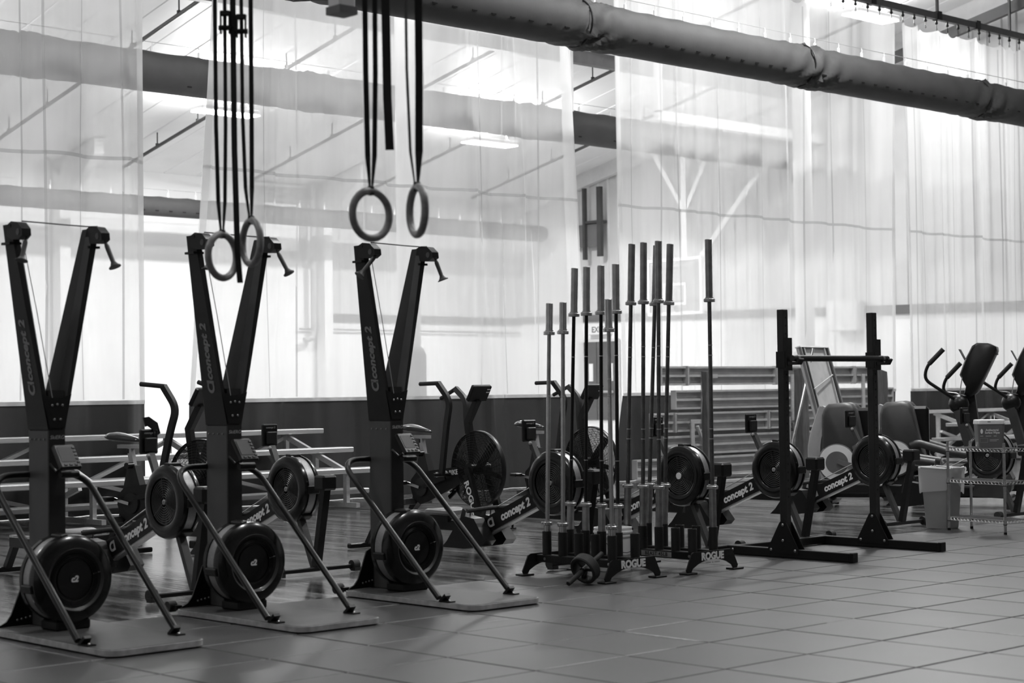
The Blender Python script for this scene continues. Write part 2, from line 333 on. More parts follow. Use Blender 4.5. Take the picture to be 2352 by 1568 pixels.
# louvred panel with a grey surround, and the downpipe beside it
w1 = struct(MB().box(14.85, 15.76, EAVE_Y-.1, EAVE_Y-.03, 4.26, 5.26).build('window_1', 'white_paint'))
for nm, a in (('window_frame', (14.55, 14.85, 4.1, 5.6)), ('window_frame', (15.76, 15.93, 4.1, 5.6)), ('window_frame', (14.85, 15.76, 4.1, 4.26)), ('window_frame', (14.85, 15.76, 5.26, 5.6))):
    MB().box(a[0], a[1], EAVE_Y-.12, EAVE_Y-.02, a[2], a[3]).build(nm, 'trim_grey', w1)
MB().tube(fillet([(16.05, EAVE_Y-.2, 5.68), (16.05, EAVE_Y-.2, 2.45), (15.8, EAVE_Y-.2, 2.38)], .14), .065, 12).build('downpipe', 'light_grey', we)
MB().tube([(15.75, EAVE_Y-.09, 2.63), (22.2, EAVE_Y-.09, 2.62)], .022, 8).build('conduit', 'trim_grey', we)
# exit door in the gable wall
d1 = struct(MB().box(GABLE_X-.09, GABLE_X-.03, 22.65, 23.92, .02, 2.4).build('door_1', 'off_white'))
MB().box(GABLE_X-.12, GABLE_X-.06, 22.72, 23.28, .58, 2.34).build('door_leaf', 'door_grey', d1); MB().box(GABLE_X-.12, GABLE_X-.06, 23.3, 23.86, .58, 2.34).build('door_leaf', 'door_grey', d1)
MB().tube([(GABLE_X-.2, 22.74, 1.21), (GABLE_X-.2, 23.84, 1.21)], .03).build('push_bar', 'light_grey', d1)
MB().box(GABLE_X-.14, GABLE_X-.08, 22.78, 22.9, 1.45, 1.85).build('sign_plate', 'white_paint', d1); MB().box(GABLE_X-.14, GABLE_X-.08, 23.4, 23.52, 1.45, 1.85).build('sign_plate', 'white_paint', d1)
MB().box(GABLE_X-.3, GABLE_X-.03, 22.6, 23.98, 0, .5).build('step', 'white_paint', d1)
ex = tag(MB().box(GABLE_X-.16, GABLE_X+.0, 22.9, 23.52, 2.5, 2.72, c=.01).build('exit_sign', 'white_paint'), 'white EXIT sign over the grey door at the end of the hall', 'sign')
text('lettering', 'EXIT', .18, 'mid_grey', ex, face_M((GABLE_X-.163, 23.21, 2.61), (0, -1, 0), (0, 0, 1)), bold=.004)
# gable wall: grey equipment board held by two dark posts
t = thing('wall_equipment_board', 'grey board on two dark posts, high on the metal wall above the exit door', 'board', (22.1, 23.4, 4.2))
MB().box(-.05, .03, -.33, .5, .3, .8).build('board', 'stripe_grey', t); MB().box(-.14, -.05, -.5, -.38, .05, 1.62).build('post', 'pipe_dark', t); MB().box(-.14, -.05, .0, .07, .0, 1.62).build('post', 'pipe_dark', t)
MB().box(-.12, .12, -.46, .05, .81, .87).build('rail', 'pipe_dark', t)
# round columns behind the curtain
for bx, lab in ((9.27, 'round white column behind the curtain, nearest the rightmost ski machine'), (18.32, 'round white column behind the curtain, beyond the squat rack')):
    t = thing('round_column', lab, 'column', (bx, 14.5, 0), group=None)
    MB().cyl((0, 0, 0), (0, 0, roof_z(14.5)), .165, n=32).build('shaft', 'column_white', t)
    MB().lathe([(0, 0), (.235, 0), (.235, 1.78), (.2, 1.86), (.17, 1.88)], n=32).build('base_pad', 'mid_grey', t)
# sprinkler pipes following the roof slope
pipe_lab = ['leftmost dark sprinkler pipe under the roof slope', 'dark sprinkler pipe under the roof, second from the left', 'dark sprinkler pipe under the roof, middle of the five', 'dark sprinkler pipe under the roof, second from the gable wall', 'dark sprinkler pipe under the roof nearest the gable wall']
for k, bx in enumerate((8.05, 11.04, 14.08, 17.1, 20.0)):
    t = thing('sprinkler_pipe', pipe_lab[k], 'pipe', (bx, 25, roof_z(25)-.27), group='sprinkler pipes under the roof')
    MB().tube([(0, 0, 0), (0, -29, 29*SLOPE)], .032).build('pipe', 'pipe_dark', t)
    h = MB().cyl((0, 0, 0), (0, 0, .26), .012).cyl((0, 0, .0), (0, 0, .06), .035)
    hp = None
    for q in range(8):
        y = -1.2-q*1.35; M_ = T(0, y, -y*SLOPE)
        if hp is None: hp = h.build('hanger', 'pipe_dark', t, M_)
        else: inst(hp, t, M_)
# high-bay lamps
UPF = .8
def lamp(x, y, label, watts, drop=.55):
    z = roof_z(y)-drop
    t = thing('high_bay_light', label, 'ceiling light', (x, y, z), group='high bay lights under the roof')
    MB().box(-.62, .62, -.2, .2, .02, .1, c=.02).build('housing', 'white_paint', t)
    MB().box(-.6, .6, -.18, .18, -.005, .02).build('lens', 'lamp_lens', t)
    for s in (-.5, .5): MB().tube([(s, 0, .1), (s*.6, 0, drop)], .01, 6).build('hanger_wire', 'light_grey', t)
    ld = bpy.data.lights.new('bulb', 'AREA'); ld.shape = 'RECTANGLE'; ld.size = 1.2; ld.size_y = .36; ld.energy = watts
    lo = bpy.data.objects.new('bulb', ld); COL.objects.link(lo); lo.parent = t; lo.location = (0, 0, -.02)
    lu = bpy.data.lights.new('uplight', 'AREA'); lu.shape = 'RECTANGLE'; lu.size = 1.1; lu.size_y = .3; lu.energy = watts*UPF
    uo = bpy.data.objects.new('uplight', lu); COL.objects.link(uo); uo.parent = t; uo.location = (0, 0, .12); uo.rotation_euler = (PI, 0, 0)
mat('lamp_lens', .9, .5, emit=14)
lamp(10.83, 21.25, 'bright high-bay light behind the left pair of rings', FAR_W); lamp(17.08, 21.24, 'bright high-bay light glowing through the curtain at picture centre', FAR_W); lamp(19.4, 13.76, 'bright high-bay light at the top right beside the curtain rail', FAR_W*.45)
for x, y, k, lab in ((4.6, 21.25, .6, 'high-bay light out of view over the far left of the court'), (-1.6, 21.25, .4, 'high-bay light out of view at the far end of the court'), (6.9, 14.2, .2, 'high-bay light above the frame behind the left curtain'), (13.1, 14, .2, 'high-bay light above the frame behind the middle curtain')): lamp(x, y, lab, FAR_W*k)
for x, y, k, lab in ((-8, 5, .25, 'far left'), (-2, 7.2, .25, 'over the ski machines'), (5, 7.2, .25, 'over the bikes'), (12, 7.5, 1.7, 'over the ellipticals'), (2, 0, .65, 'over the mats'), (9, 1, .5, 'over the right of the mats')): lamp(x, y, 'high-bay light above the frame over the training floor, '+lab, NEAR_W*k)
# ------------------------------------------------------------------ divider curtains
CY = 12.2
def pleat(x, z=0):
    k = 1-.25*math.sin(z*.7+x)
    return .055*math.sin(x*7.1+.6*math.sin(x*1.7))*k+.045*math.sin(x*3.3+1.2+.15*z)+.03*max(0, math.sin(x*11+2*math.sin(x*.9)))**3-.07*max(0, math.sin(x*4.7+1.5*math.sin(x*1.3+.1*z)))**14
def lerp(tab, z):
    if z <= tab[0][0]: return tab[0][1]
    for (za, xa), (zb, xb) in zip(tab, tab[1:]):
        if z <= zb: return xa+(xb-xa)*(z-za)/(zb-za)
    return tab[-1][1]
ZBAND, ZTOP = 1.19, 7.27
def sheet(L, R, zs, step=.035, off=0, scallop=False, flare=None):
    mb = MB(); n = max(2, int((R[0][1]-L[0][1])/step)); m = len(zs)
    V = []
    for z in zs:
        xl, xr = lerp(L, z), lerp(R, z)
        for i in range(n+1):
            x = xl+(xr-xl)*i/n; zz = z
            if scallop and z == zs[-1]: zz = z-.05*abs(math.sin((x-16.1)*PI/.33))**.7*(.6+.8*abs(math.sin(x*2.3)))
            V.append((x, CY+off+pleat(xl+(R[0][1]-L[0][1])*i/n, z)*(1 if z > .3 else 1.25), zz))
    F = [(r*(n+1)+i, r*(n+1)+i+1, (r+1)*(n+1)+i+1, (r+1)*(n+1)+i) for r in range(m-1) for i in range(n)]
    return mb.add(V, F)
def curtain(label, L, R, seams, hems, scallop=False):
    t = thing('divider_curtain', label, 'curtain', (0, 0, 0), group='white mesh divider curtains with black lower panels')
    sheet(L, R, [ZBAND, 2.4, 3.8, 5.2, 6.4, ZTOP], scallop=scallop).build('mesh_panel', 'curtain_mesh', t, ang=180)
    sheet(L, R, [-.002, .35, .8, ZBAND-.02]).build('lower_panel', 'curtain_black', t, ang=180)
    sheet(L, R, [ZBAND-.024, ZBAND+.018], off=-.012).build('binding', 'hem_grey', t, ang=180)
    sheet(L, R, [3.785, 3.825], off=-.008).build('cross_seam', 'curtain_seam_shade', t, ang=180)
    for x, w_ in seams:  # shading of the curtain folds, put in as thin greyer strips
        mb = MB(); V = []
        for z in (ZBAND+.03, 2.4, 3.8, 5.2, 6.4, ZTOP-.1):
            for s in (-1, 1): V.append((x+s*w_/2+.02*math.sin(z+x*5), CY-.012+pleat(x+s*w_/2, z), z))
        mb.add(V, [(2*k, 2*k+1, 2*k+3, 2*k+2) for k in range(5)]); mb.build('fold_shade', 'curtain_seam_shade', t, ang=180)
    for side, w_ in hems:
        e = L if side == 'l' else R
        if side == 'l': sheet(L, [(z, x+w_) for z, x in L], [ZBAND, 3.8, ZTOP], off=-.014).build('edge_hem', 'curtain_hem', t, ang=180)
        else: sheet([(z, x-w_) for z, x in R], R, [ZBAND, 3.8, ZTOP], off=-.014).build('edge_hem', 'curtain_hem', t, ang=180)
    return t
S = lambda *a: [(x, random.choice((.018, .024, .03))) for x in a]
curtain('white mesh curtain panel with black lower band at the far left', [(0, -.5)], [(0, 3.63)], S(1.5, 2.15, 2.37, 2.82, 3.26), [('r', .11)])
curtain('white mesh curtain panel with black lower band behind the ski machines and bikes', [(0, 4.1), (1.2, 4.12), (5.2, 4.44), (7.3, 4.6)], [(0, 10.42), (1.2, 10.34), (5.2, 10.2), (7.3, 10.15)], S(5.17, 5.68, 6.64, 8.46, 9.0, 9.53), [('l', .06), ('r', .16)])
curtain('white mesh curtain panel behind the barbells, rowers and tipped bleacher', [(0, 11.0), (1.2, 11.16), (7.3, 11.13)], [(0, 17.5), (1.2, 17.6), (7.3, 17.72)], S(11.45, 11.95, 12.37, 13.38, 14.22, 15.4, 16.04, 17.02), [('l', .05), ('r', .08)], True)
curtain('white mesh curtain panel with black lower band at the far right', [(0, 18.02)], [(0, 22.15)], S(18.25, 18.63, 19.09, 19.5, 19.96, 20.4, 20.98, 21.5), [('l', .09)], True)
t = thing('curtain_rail', 'dark steel curtain rail with rollers at the top right', 'curtain rail', (11, CY, 7.5))
MB().box(0, 11.2, -.045, .045, -.05, .06).build('rail', 'pipe_dark', t)
hk = MB().cyl((0, 0, -.05), (0, 0, -.1), .018).cyl((0, 0, -.1), (0, 0, -.2), .006, n=6).ball((0, 0, -.11), .028, 10).torus((0, 0, 0), .018, .005, T(0, 0, -.215) @ rot('X', PI/2), 10, 5)
hp = None; k = 5.1
while k < 11.1:
    if hp is None: hp = hk.build('roller_hook', 'black_plastic', t, T(k, 0, 0))
    else: inst(hp, t, T(k, 0, 0))
    k += .33
for x in (1, 5.7, 8.1, 10.4): MB().box(x-.02, x+.02, -.02, .02, .04, roof_z(CY)-7.5).build('hanger_rod', 'pipe_dark', t)
for x in (6.2, 8.1, 9.3): MB().box(x-.06, x+.06, -.06, .06, -.06, .09).build('rail_splice', 'black_paint', t)
# ------------------------------------------------------------------ fabric air ducts
def duct(label, y, z, r, x0, x1, seams, slot_ang, slot_step, clip_step, group='fabric air ducts', slots=True, capend=False):
    t = thing('fabric_duct', label, 'air duct', (0, y, z), group=group)
    n, NX = 40, int((x1-x0)/.07); V = []
    rnd = random.Random(int(y*10)); ph = [rnd.uniform(0, 6) for _ in range(6)]
    for i in range(NX+1):
        x = x0+(x1-x0)*i/NX
        near = min([abs(x-s) for s in seams]+[9]); sg = [s for s in seams if abs(x-s) == near]
        side = (x-sg[0]) if sg else 9
        w_ = math.exp(-(near/.55)**2)*(1.6 if side > 0 else .7)
        for k in range(n):
            a = 2*PI*k/n; top = max(0, math.sin(a))
            rr = r*(1+.006*math.sin(3*a+x*1.3+ph[0])+.004*math.sin(x*5+ph[1]))
            sag = .018*abs(math.sin((x-x0)*PI/clip_step))*top**3
            fold = w_*.035*r/.295*math.sin(7*a+x*16+ph[2]+2*math.sin(3*a))*(.4+.6*abs(math.sin(a*1.5+ph[3])))
            ring = -.022*math.exp(-(near/.025)**2)
            V.append((x, math.cos(a)*(rr+fold+ring), math.sin(a)*(rr+fold+ring-sag)))
    F = [(i*n+k, (i+1)*n+k, (i+1)*n+(k+1) % n, i*n+(k+1) % n) for i in range(NX) for k in range(n)]
    F += [tuple(range(n)), tuple(NX*n+k for k in range(n-1, -1, -1))]
    MB().add(V, F).build('cloth_tube', 'duct_cloth', t, ang=60)
    for s in seams:
        if x0 < s < x1: MB().torus((0, 0, 0), r*1.0, .012, T(s, 0, 0) @ rot('Y', PI/2), 40, 6).build('zip_seam', 'black_satin', t)
    if slots:
        sp = None; q = x0+.1
        while q < x1:
            if all(abs(q-s) > .12 for s in seams):
                M_ = T(q, 0, 0) @ rot('X', slot_ang) @ T(0, -r*.985, 0)
                if sp is None: sp = MB().box(-.035, .035, -.012, .02, -.009, .009).build('vent_slot', 'gap_black', t, M_)
                else: inst(sp, t, M_)
            q += slot_step
    MB().tube([(x0, 0, r+.13), (x1, 0, r+.13)], .005, 5).build('hanger_wire', 'light_grey', t)
    cp = None; q = x0+.2
    cm = MB().box(-.02, .02, -.012, .012, -.03, .07, c=.006).tube([(0, 0, .06), (.012, 0, .1), (0, 0, .14)], .007, 5)
    while q < x1:
        M_ = T(q, 0, r)
        if cp is None: cp = cm.build('hanger_clip', 'clip_white', t, M_)
        else: inst(cp, t, M_)
        q += clip_step
    return t
duct('large dark fabric duct crossing the top right in front of the curtain', 10.6, 5.745, .295, 1.0, 22.0, (4.25, 8.7, 13.15, 17.62), .5, .3, .56)
duct('grey fabric duct behind the curtain at middle height', 17.5, 5.93, .295, 2.0, 22.0, (4.8, 9.6, 14.4, 19.2), .75, .9, .8)
duct('thin fabric duct behind the curtain along the eave wall, ending at picture centre', 24.4, 4.84, .19, 4.0, 21.6, (), .55, .3, .62)
# ------------------------------------------------------------------ basketball backboard
t = thing('basketball_backboard', 'glass basketball backboard on white braced posts behind the curtain', 'backboard', (20.5, 19.43, 2.76))
for a in ((-.74, .74, 0, .06), (-.74, .74, 1.1, 1.16), (-.74, -.68, .06, 1.1), (.68, .74, .06, 1.1)): MB().box(-.03, .03, a[0], a[1], a[2], a[3]).build('board_frame', 'white_paint', t)
MB().box(-.008, .008, -.68, .68, .06, 1.1).build('glass_pane', 'glass_grey', t)
for a in ((-.3, .3, .2, .25), (-.3, .3, .6, .65), (-.3, -.25, .25, .6), (.25, .3, .25, .6)): MB().box(-.014, -.009, a[0], a[1], a[2], a[3]).build('target_line', 'white_paint', t)
MB().box(.03, .06, -.6, .6, .93, .99).build('back_rail', 'light_grey', t); MB().box(.03, .06, -.6, .6, .24, .3).build('back_rail', 'light_grey', t)
MB().box(.06, .2, -.28, -.14, .1, 3.6).build('mast', 'white_paint', t)
MB().tube([(.13, -.21, 2.1), (.13, .7, 3.5)], 0, sq=(.05, .05)).build('brace', 'white_paint', t); MB().tube([(.13, -.21, 2.1), (.13, -.85, 3.2)], 0, sq=(.05, .05)).build('brace', 'white_paint', t)
MB().tube([(.1, -.25, .75), (.6, -1.75, 2.8)], 0, sq=(.05, .05)).build('brace', 'white_paint', t); MB().tube([(.13, -.21, 3.6), (.13, -.21, roof_z(19.3)-2.76)], .05).build('hanger_post', 'white_paint', t)
MB().torus((-.35, 0, .17), .225, .01, None, 28, 6).box(-.13, -.03, -.05, .05, .15, .19).build('rim', 'light_grey', t)
tag(MB().box(GABLE_X-.35, GABLE_X-.08, 16.0, 16.75, 2.35, 2.95, c=.02).build('wall_cabinet', 'off_white'), 'square white wall box behind the curtain between the squat rack posts', 'box')
# ------------------------------------------------------------------ bleachers
def plank_mesh(L, w=.24, h=.055): return MB().box(0, L, -w/2, w/2, -h, 0, c=.008)
def bleacher(label, x0, L, cy_, name='bleacher', far=False):
    t = thing(name, label, 'bleacher', (x0, cy_, 0), group='aluminium bleachers by the curtain')
    rows = [(-.55, .44), (0, .65), (.55, .855)]; feet = [(-.27, .2), (.27, .41)]
    for y, z in rows: plank_mesh(L).build('seat_plank', 'aluminium', t, T(0, y, z))
    for y, z in feet: plank_mesh(L).build('foot_plank', 'aluminium', t, T(0, y, z))
    x = .45
    while x < L:
        M_ = T(x, 0, 0); f = MB()
        f.box(-.025, .025, -.75, .68, .02, .07, M_)
        for (y, z) in rows: f.box(-.022, .022, y-.03, y+.03, .05, z-.05, M_)
        f.tube([(x, -.6, .38), (x, .62, .8)], 0, sq=(.02, .03)); f.tube([(x, .55, .1), (x, -.3, .36)], 0, sq=(.02, .025))
        f.build('frame', 'aluminium', t); x += 1.55
    x = .45
    while x+1.55 < L:
        MB().tube([(x, .6, .12), (x+1.55, .6, .76)], 0, sq=(.03, .02)).build('cross_brace', 'aluminium', t)
        MB().tube([(x+1.55, .5, .12), (x, .5, .5)], 0, sq=(.03, .02)).build('cross_brace', 'aluminium', t); x += 1.55
    return t
bleacher('low aluminium bleacher in front of the curtain at the left', .1, 5.55, 11.3)
bleacher('aluminium bleacher in front of the curtain at the right edge, behind the ellipticals', 17.9, 4.2, 11.3)
# bleacher tipped on its back: undersides of the planks face the hall
t = thing('tipped_bleacher', 'aluminium bleacher tipped on its front edge, plank undersides facing out', 'bleacher', (10.5, 10.9, 0), group=None)
for x, L, z in ((0, 4.62, 1.425), (.27, 4.9, 1.11), (-.16, 4.9, .815), (.05, 4.7, .51), (-.5, 5.1, .225)):
    p = MB().box(x, x+L, .03, .06, z-.125, z+.125).build('plank', 'alu_dull', t)
    for q, h in ((-.112, .026), (0, .03), (.112, .026)): MB().box(x, x+L, -.025, .03, z+q-h/2, z+q+h/2).build('plank_rib', 'alu_dull', p)
    MB().box(x-.012, x+.0, -.03, .06, z-.125, z+.125).build('end_cap', 'alu_dull', p); MB().box(x+L, x+L+.012, -.03, .06, z-.125, z+.125).build('end_cap', 'alu_dull', p)
for x, z in ((.49, 1.425), (2.37, 1.425), (4.2, 1.425), (.23, .815), (2.18, .815), (3.9, .815)):
    MB().prism([(0, -.13), (.05, -.1), (.05, -.03), (.015, 0), (.05, .03), (.05, .1), (0, .13)], 'y', -.04, -.02, T(x, 0, z)).build('plank_clamp', 'steel', t)
    MB().box(x-.02, x, -.06, .03, z-.13, z+.13).build('clamp_bar', 'alu_dull', t)
for x, z0, z1 in ((.8, .8, 1.44), (2.72, .8, 1.44), (.57, .42, .84), (2.62, .42, .84), (4.4, .8, 1.44)): MB().box(x-.04, x+.03, -.05, -.028, z0, z1).build('frame_leg', 'aluminium', t)
for x in (.6, 2.64): MB().tube([(x+.06, -.045, .76), (x+.33, -.045, .25)], 0, sq=(.022, .012)).build('frame_brace', 'aluminium', t)
for x, z in ((.6, .82), (2.64, .82), (.83, 1.42)): MB().box(x-.05, x+.28, -.03, -.024, z-.028, z+.028).build('frame_plate', 'aluminium', t)
MB().box(.9, 4.4, -.2, .03, .0, .03).build('floor_rail', 'alu_dull', t)
for x, z0, z1, hw, lab in ((11.03, 0, 1.47, .042, 'dark rough timber post in front of the tipped bleacher, left one'), (13.05, 0, 1.49, .07, 'dark rough timber post beside the folding table'), (14.94, 0, 1.49, .07, 'dark rough timber post behind the right squat rack upright')):
    mb = MB(); n = 9; V = []
    for k in range(n):
        z = z0+(z1-z0)*k/(n-1)
        for sx, sy in ((-1, -1), (1, -1), (1, 1), (-1, 1)): V.append((sx*hw+random.uniform(-.008, .008), sy*hw+random.uniform(-.008, .008), z+(random.uniform(-.03, .02) if k == n-1 else 0)))
    F = [(k*4+i, k*4+(i+1) % 4, (k+1)*4+(i+1) % 4, (k+1)*4+i) for k in range(n-1) for i in range(4)]+[(3, 2, 1, 0), tuple((n-1)*4+i for i in range(4))]
    o = mb.add(V, F).build('timber_post', 'timber'); o.location = (x, 10.58, 0); tag(o, lab, 'post', 'timber posts')
# folding table stood on end
t = thing('folding_table', 'grey folding table stood on end, underside and legs showing, behind an elliptical', 'table', (10.84, 8.62, 0), rz=math.radians(-43.4))
wv = Vector((.6, .8, 0)).normalized(); hv = Vector((-.215, .125, .97)).normalized(); nv = hv.cross(wv)
M0 = Matrix(((wv.x, nv.x, hv.x, .03), (wv.y, nv.y, hv.y, 0), (wv.z, nv.z, hv.z, 1.245), (0, 0, 0, 1)))
MB().box(-.37, .37, -.02, .02, -.5, .5, M0, c=.008).build('table_top', 'light_grey', t)
MB().box(-.375, .375, -.05, .025, .5, .515, M0).build('edge_band', 'white_paint', t)
for s in (-1, 1):
    for q, w_, d_, m_ in ((.355, .015, -.05, 'mid_grey'), (.3, .012, -.045, 'black_satin'), (.265, .01, -.045, 'light_grey')): MB().box(s*q-w_, s*q+w_, d_, -.02, -.5, .5, M0).build('apron_rail', m_, t)
tp = lambda p: M0 @ Vector(p)
MB().tube([tp((-.08, -.06, .48)), (-.2, -.16, 1.25), (-.36, -.22, .63), (-.46, -.26, 0)], .015).build('leg', 'chrome', t)
MB().tube([tp((-.28, -.05, -.3)), tp((-.28, -.05, -.52)), (.05, -.32, .0)], .016).build('leg', 'light_grey', t); MB().tube([tp((.1, -.05, -.45)), (-.05, -.12, .0)], .012).build('leg', 'mid_grey', t)
MB().tube([tp((.28, -.05, .15)), tp((-.34, -.07, -.03))], .008).build('leg_brace', 'light_grey', t)
# ------------------------------------------------------------------ ski machines
def rounded_rect(x0, x1, y0, y1, r, k=6):
    P = []
    for cx_, cy_, a0 in ((x1-r, y0+r, -PI/2), (x1-r, y1-r, 0), (x0+r, y1-r, PI/2), (x0+r, y0+r, PI)):
        for i in range(k+1): a = a0+PI/2*i/k; P.append((cx_+r*math.cos(a), cy_+r*math.sin(a)))
    return P
bolt_mb = lambda r=.008: MB().lathe([(0, .006), (r*.6, .006), (r, .003), (r, 0)], n=10)
def monitor_parts(parent, M_, w_=.125, h_=.155, d_=.03):
    # screen on +y? screen faces -y in local space of M_
    m = MB().box(-w_/2, w_/2, 0, d_, -h_/2, h_/2, c=.008).build('monitor', 'black_plastic', parent, M_)
    MB().box(-w_*.38, w_*.26, -.002, .002, -h_*.26, h_*.36).build('display', 'screen', m)
    k0 = None
    for i in range(5):
        q = T(w_*.38, 0, h_*(.32-.15*i))
        if k0 is None: k0 = MB().box(-.009, .009, -.005, .002, -.006, .006, c=.002).build('button', 'charcoal', m, q)
        else: inst(k0, m, q)
    for i in range(3): inst(k0, m, T(w_*(-.25+.24*i), 0, -h_*.38))
    return m
def make_ski():
    t = thing('ski_machine', '', 'ski machine')
    t['group'] = 'ski machines on wooden platforms'
    MB().prism(rounded_rect(-.275, .275, .01, 1.21, .07), 'z', .036, .0385).build('platform_top', 'board_top', t)
    MB().prism(rounded_rect(-.28, .28, 0, 1.22, .075), 'z', .008, .036).build('platform_edge', 'ply_edge', t)
    for x in (-.22, .22):
        for y in (.08, 1.1): MB().box(x-.03, x+.03, y, y+.06, 0, .008).build('rubber_pad', 'rubber_black', t)
    # post: grey lower sleeve, black upper part that opens into the V arms
    c = MB().box(-.05, .05, 1.0, 1.215, .038, 1.08, c=.006).build('post', 'column_grey', t)
    MB().box(-.047, .047, .9965, 1.0, .06, 1.08).build('post_front', 'black_satin', c)
    rv = None
    for i in range(4):
        M_ = T(-.051, 1.04+i*.047, 1.03) @ rot('Y', -PI/2)
        if rv is None: rv = bolt_mb(.005).build('rivet', 'steel', c, M_)
        else: inst(rv, c, M_)
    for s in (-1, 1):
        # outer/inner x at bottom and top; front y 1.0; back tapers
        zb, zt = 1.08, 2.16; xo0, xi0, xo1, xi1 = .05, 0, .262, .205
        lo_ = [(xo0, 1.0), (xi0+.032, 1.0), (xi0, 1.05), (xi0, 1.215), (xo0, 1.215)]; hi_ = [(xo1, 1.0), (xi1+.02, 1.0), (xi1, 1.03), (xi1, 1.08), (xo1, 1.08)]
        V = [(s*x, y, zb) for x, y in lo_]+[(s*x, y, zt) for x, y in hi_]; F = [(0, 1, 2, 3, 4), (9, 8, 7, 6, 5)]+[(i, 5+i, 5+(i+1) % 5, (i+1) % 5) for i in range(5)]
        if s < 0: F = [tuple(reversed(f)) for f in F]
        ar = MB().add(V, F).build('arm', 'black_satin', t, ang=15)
        def on(p, q, k): return tuple(Vector(p).lerp(Vector(q), k))
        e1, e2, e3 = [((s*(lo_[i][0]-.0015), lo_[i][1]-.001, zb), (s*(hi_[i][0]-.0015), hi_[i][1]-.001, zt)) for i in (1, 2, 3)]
        MB().add([on(*e2, .02), on(*e3, .02), on(*e3, .99), on(*e2, .99)], [(0, 1, 2, 3)]).build('recess_shade', 'arm_recess_shade', ar)  # near-black sheet: shade of the recessed inner side put into the colour
        MB().add([on(*e1, .13), on(*e2, .13), on(*e2, .96), on(*e1, .96)], [(0, 1, 2, 3)]).build('lit_bevel', 'arm_bevel_lit', ar)  # paler strip: light caught by the bevel put into the colour
        if s > 0:
            MB().prism([(-.05, 1.08), (.05, 1.08), (.045, 1.29), (-.045, 1.29)], 'y', 1.003, 1.19).build('arm_web', 'black_satin', t)
        else:
            # lettering on the outer face
            p0 = Vector((-.05, 1.1, 1.08)); p1 = Vector((-.262, 1.04, 2.16)); d = (p1-p0).normalized()
            n_ = Vector((-1, 0, -.196)).normalized(); yv = d.cross(n_); yv = n_.cross(d)
            c_ = p0+(p1-p0)*.39+n_*.0015
            text('lettering', 'concept 2', .082, 'print_grey', ar, face_M(c_, d, n_.cross(d)), shear=.15, bold=.003)
            c_ = p0+(p1-p0)*.205+n_*.0015
            text('emblem', 'CI', .09, 'print_grey', ar, face_M(c_, d, n_.cross(d)), bold=.004, space=.8)
            MB().tube([(-.2, .99, 2.1), (-.12, .99, 1.72), (-.03, .99, 1.25)], .0025, 5).build('cord', 'light_grey', ar)
        # pulley head reaching forward over the platform
        h = MB().prism([(1.05, 2.1), (1.04, 2.16), (1.0, 2.175), (.93, 2.165), (.885, 2.13), (.88, 2.095), (.92, 2.075), (1.0, 2.08)], 'x', s*.232-.026, s*.232+.026).build('pulley_head', 'black_plastic', t)
        MB().cyl((s*.232-.028, .925, 2.115), (s*.232+.028, .925, 2.115), .018, n=12).build('axle', 'dark_steel', h)
        MB().box(s*.232-.035, s*.232+.035, 1.0, 1.09, 2.055, 2.068).build('plate', 'black_plastic', h)
    pts = [(-.2, .99, 2.178), (-.1, .99, 2.176), (.05, .99, 2.172), (.2, .99, 2.17), (.23, .96, 2.17)]
    MB().tube(pts, .004, 5).build('drive_cord', 'black_plastic', t)
    # face plate bolts and name plate
    pl = MB().prism([(-.045, 1.09), (.045, 1.09), (.085, 1.27), (.02, 1.25), (-.02, 1.25), (-.085, 1.27)], 'y', .992, 1.0).build('face_plate', 'black_paint', t)
    bm = None
    for x, z in ((-.03, 1.21), (0, 1.215), (.03, 1.21), (-.018, 1.135), (.018, 1.135)):
        M_ = T(x, .992, z) @ rot('X', PI/2)
        if bm is None: bm = bolt_mb(.007).build('bolt', 'steel', pl, M_)
        else: inst(bm, pl, M_)
    text('lettering', 'SkiERG', .028, 'light_grey', pl, face_M((0, .9955, 1.04), (1, 0, 0), (0, 0, 1)), shear=.2)
    # monitor on a bracket
    mm = monitor_parts(t, T(.0, .885, .945) @ rot('X', math.radians(-38)))
    MB().cyl((-.02, .93, .845), (.085, .93, .845), .02, n=12).build('battery_tube', 'black_plastic', t)
    MB().tube([(-.04, 1.0, .9), (-.035, .94, .86), (-.02, .92, .88)], .008, 6).build('monitor_bracket', 'black_plastic', t)
    # flywheel drum facing the user
    fy = T(0, 1.0, .302) @ rot('X', PI/2)       # local z points to -y
    hb = MB().lathe([(.0, 0), (.215, 0), (.228, .012), (.228, .04), (.2215, .044), (.2215, .112), (.229, .116), (.232, .14), (.228, .165), (.205, .188), (.165, .197), (.15, .183), (.11, .178), (.108, .17), (.1, .17), (.098, .178), (.0, .178)], fy, 48).build('flywheel_housing', 'black_gloss', t)
    MB().lathe([(.223, .046), (.223, .11)], fy, 48).build('perforated_band', 'perforated', hb)
    for r in (.118, .126, .134): MB().torus((0, 0, .184), r, .0022, fy, 40, 5).build('vent_ring', 'black_plastic', hb)
    MB().lathe([(.15, .186), (.162, .1975), (.163, .1965)], fy, 48).build('face_ring', 'charcoal', hb)
    text('emblem', 'c2', .044, 'print_white', hb, fy @ T(0, 0, .179) @ rot('Z', 0), shear=.2, bold=.002)
    MB().lathe([(0, .1782), (.03, .1782), (.03, .177)], fy, 24).build('hub_cap', 'black_plastic', hb)
    for a in (20, 100, 190, 280):
        MB().box(.2, .24, -.022, .022, .04, .15, fy @ rot('Z', math.radians(a)), c=.006).build('housing_clamp', 'black_plastic', hb)
    MB().tube([fy @ Vector((.11, .02, .18)), fy @ Vector((.15, .03, .185))], .0015, 4).build('index_mark', 'light_grey', hb)
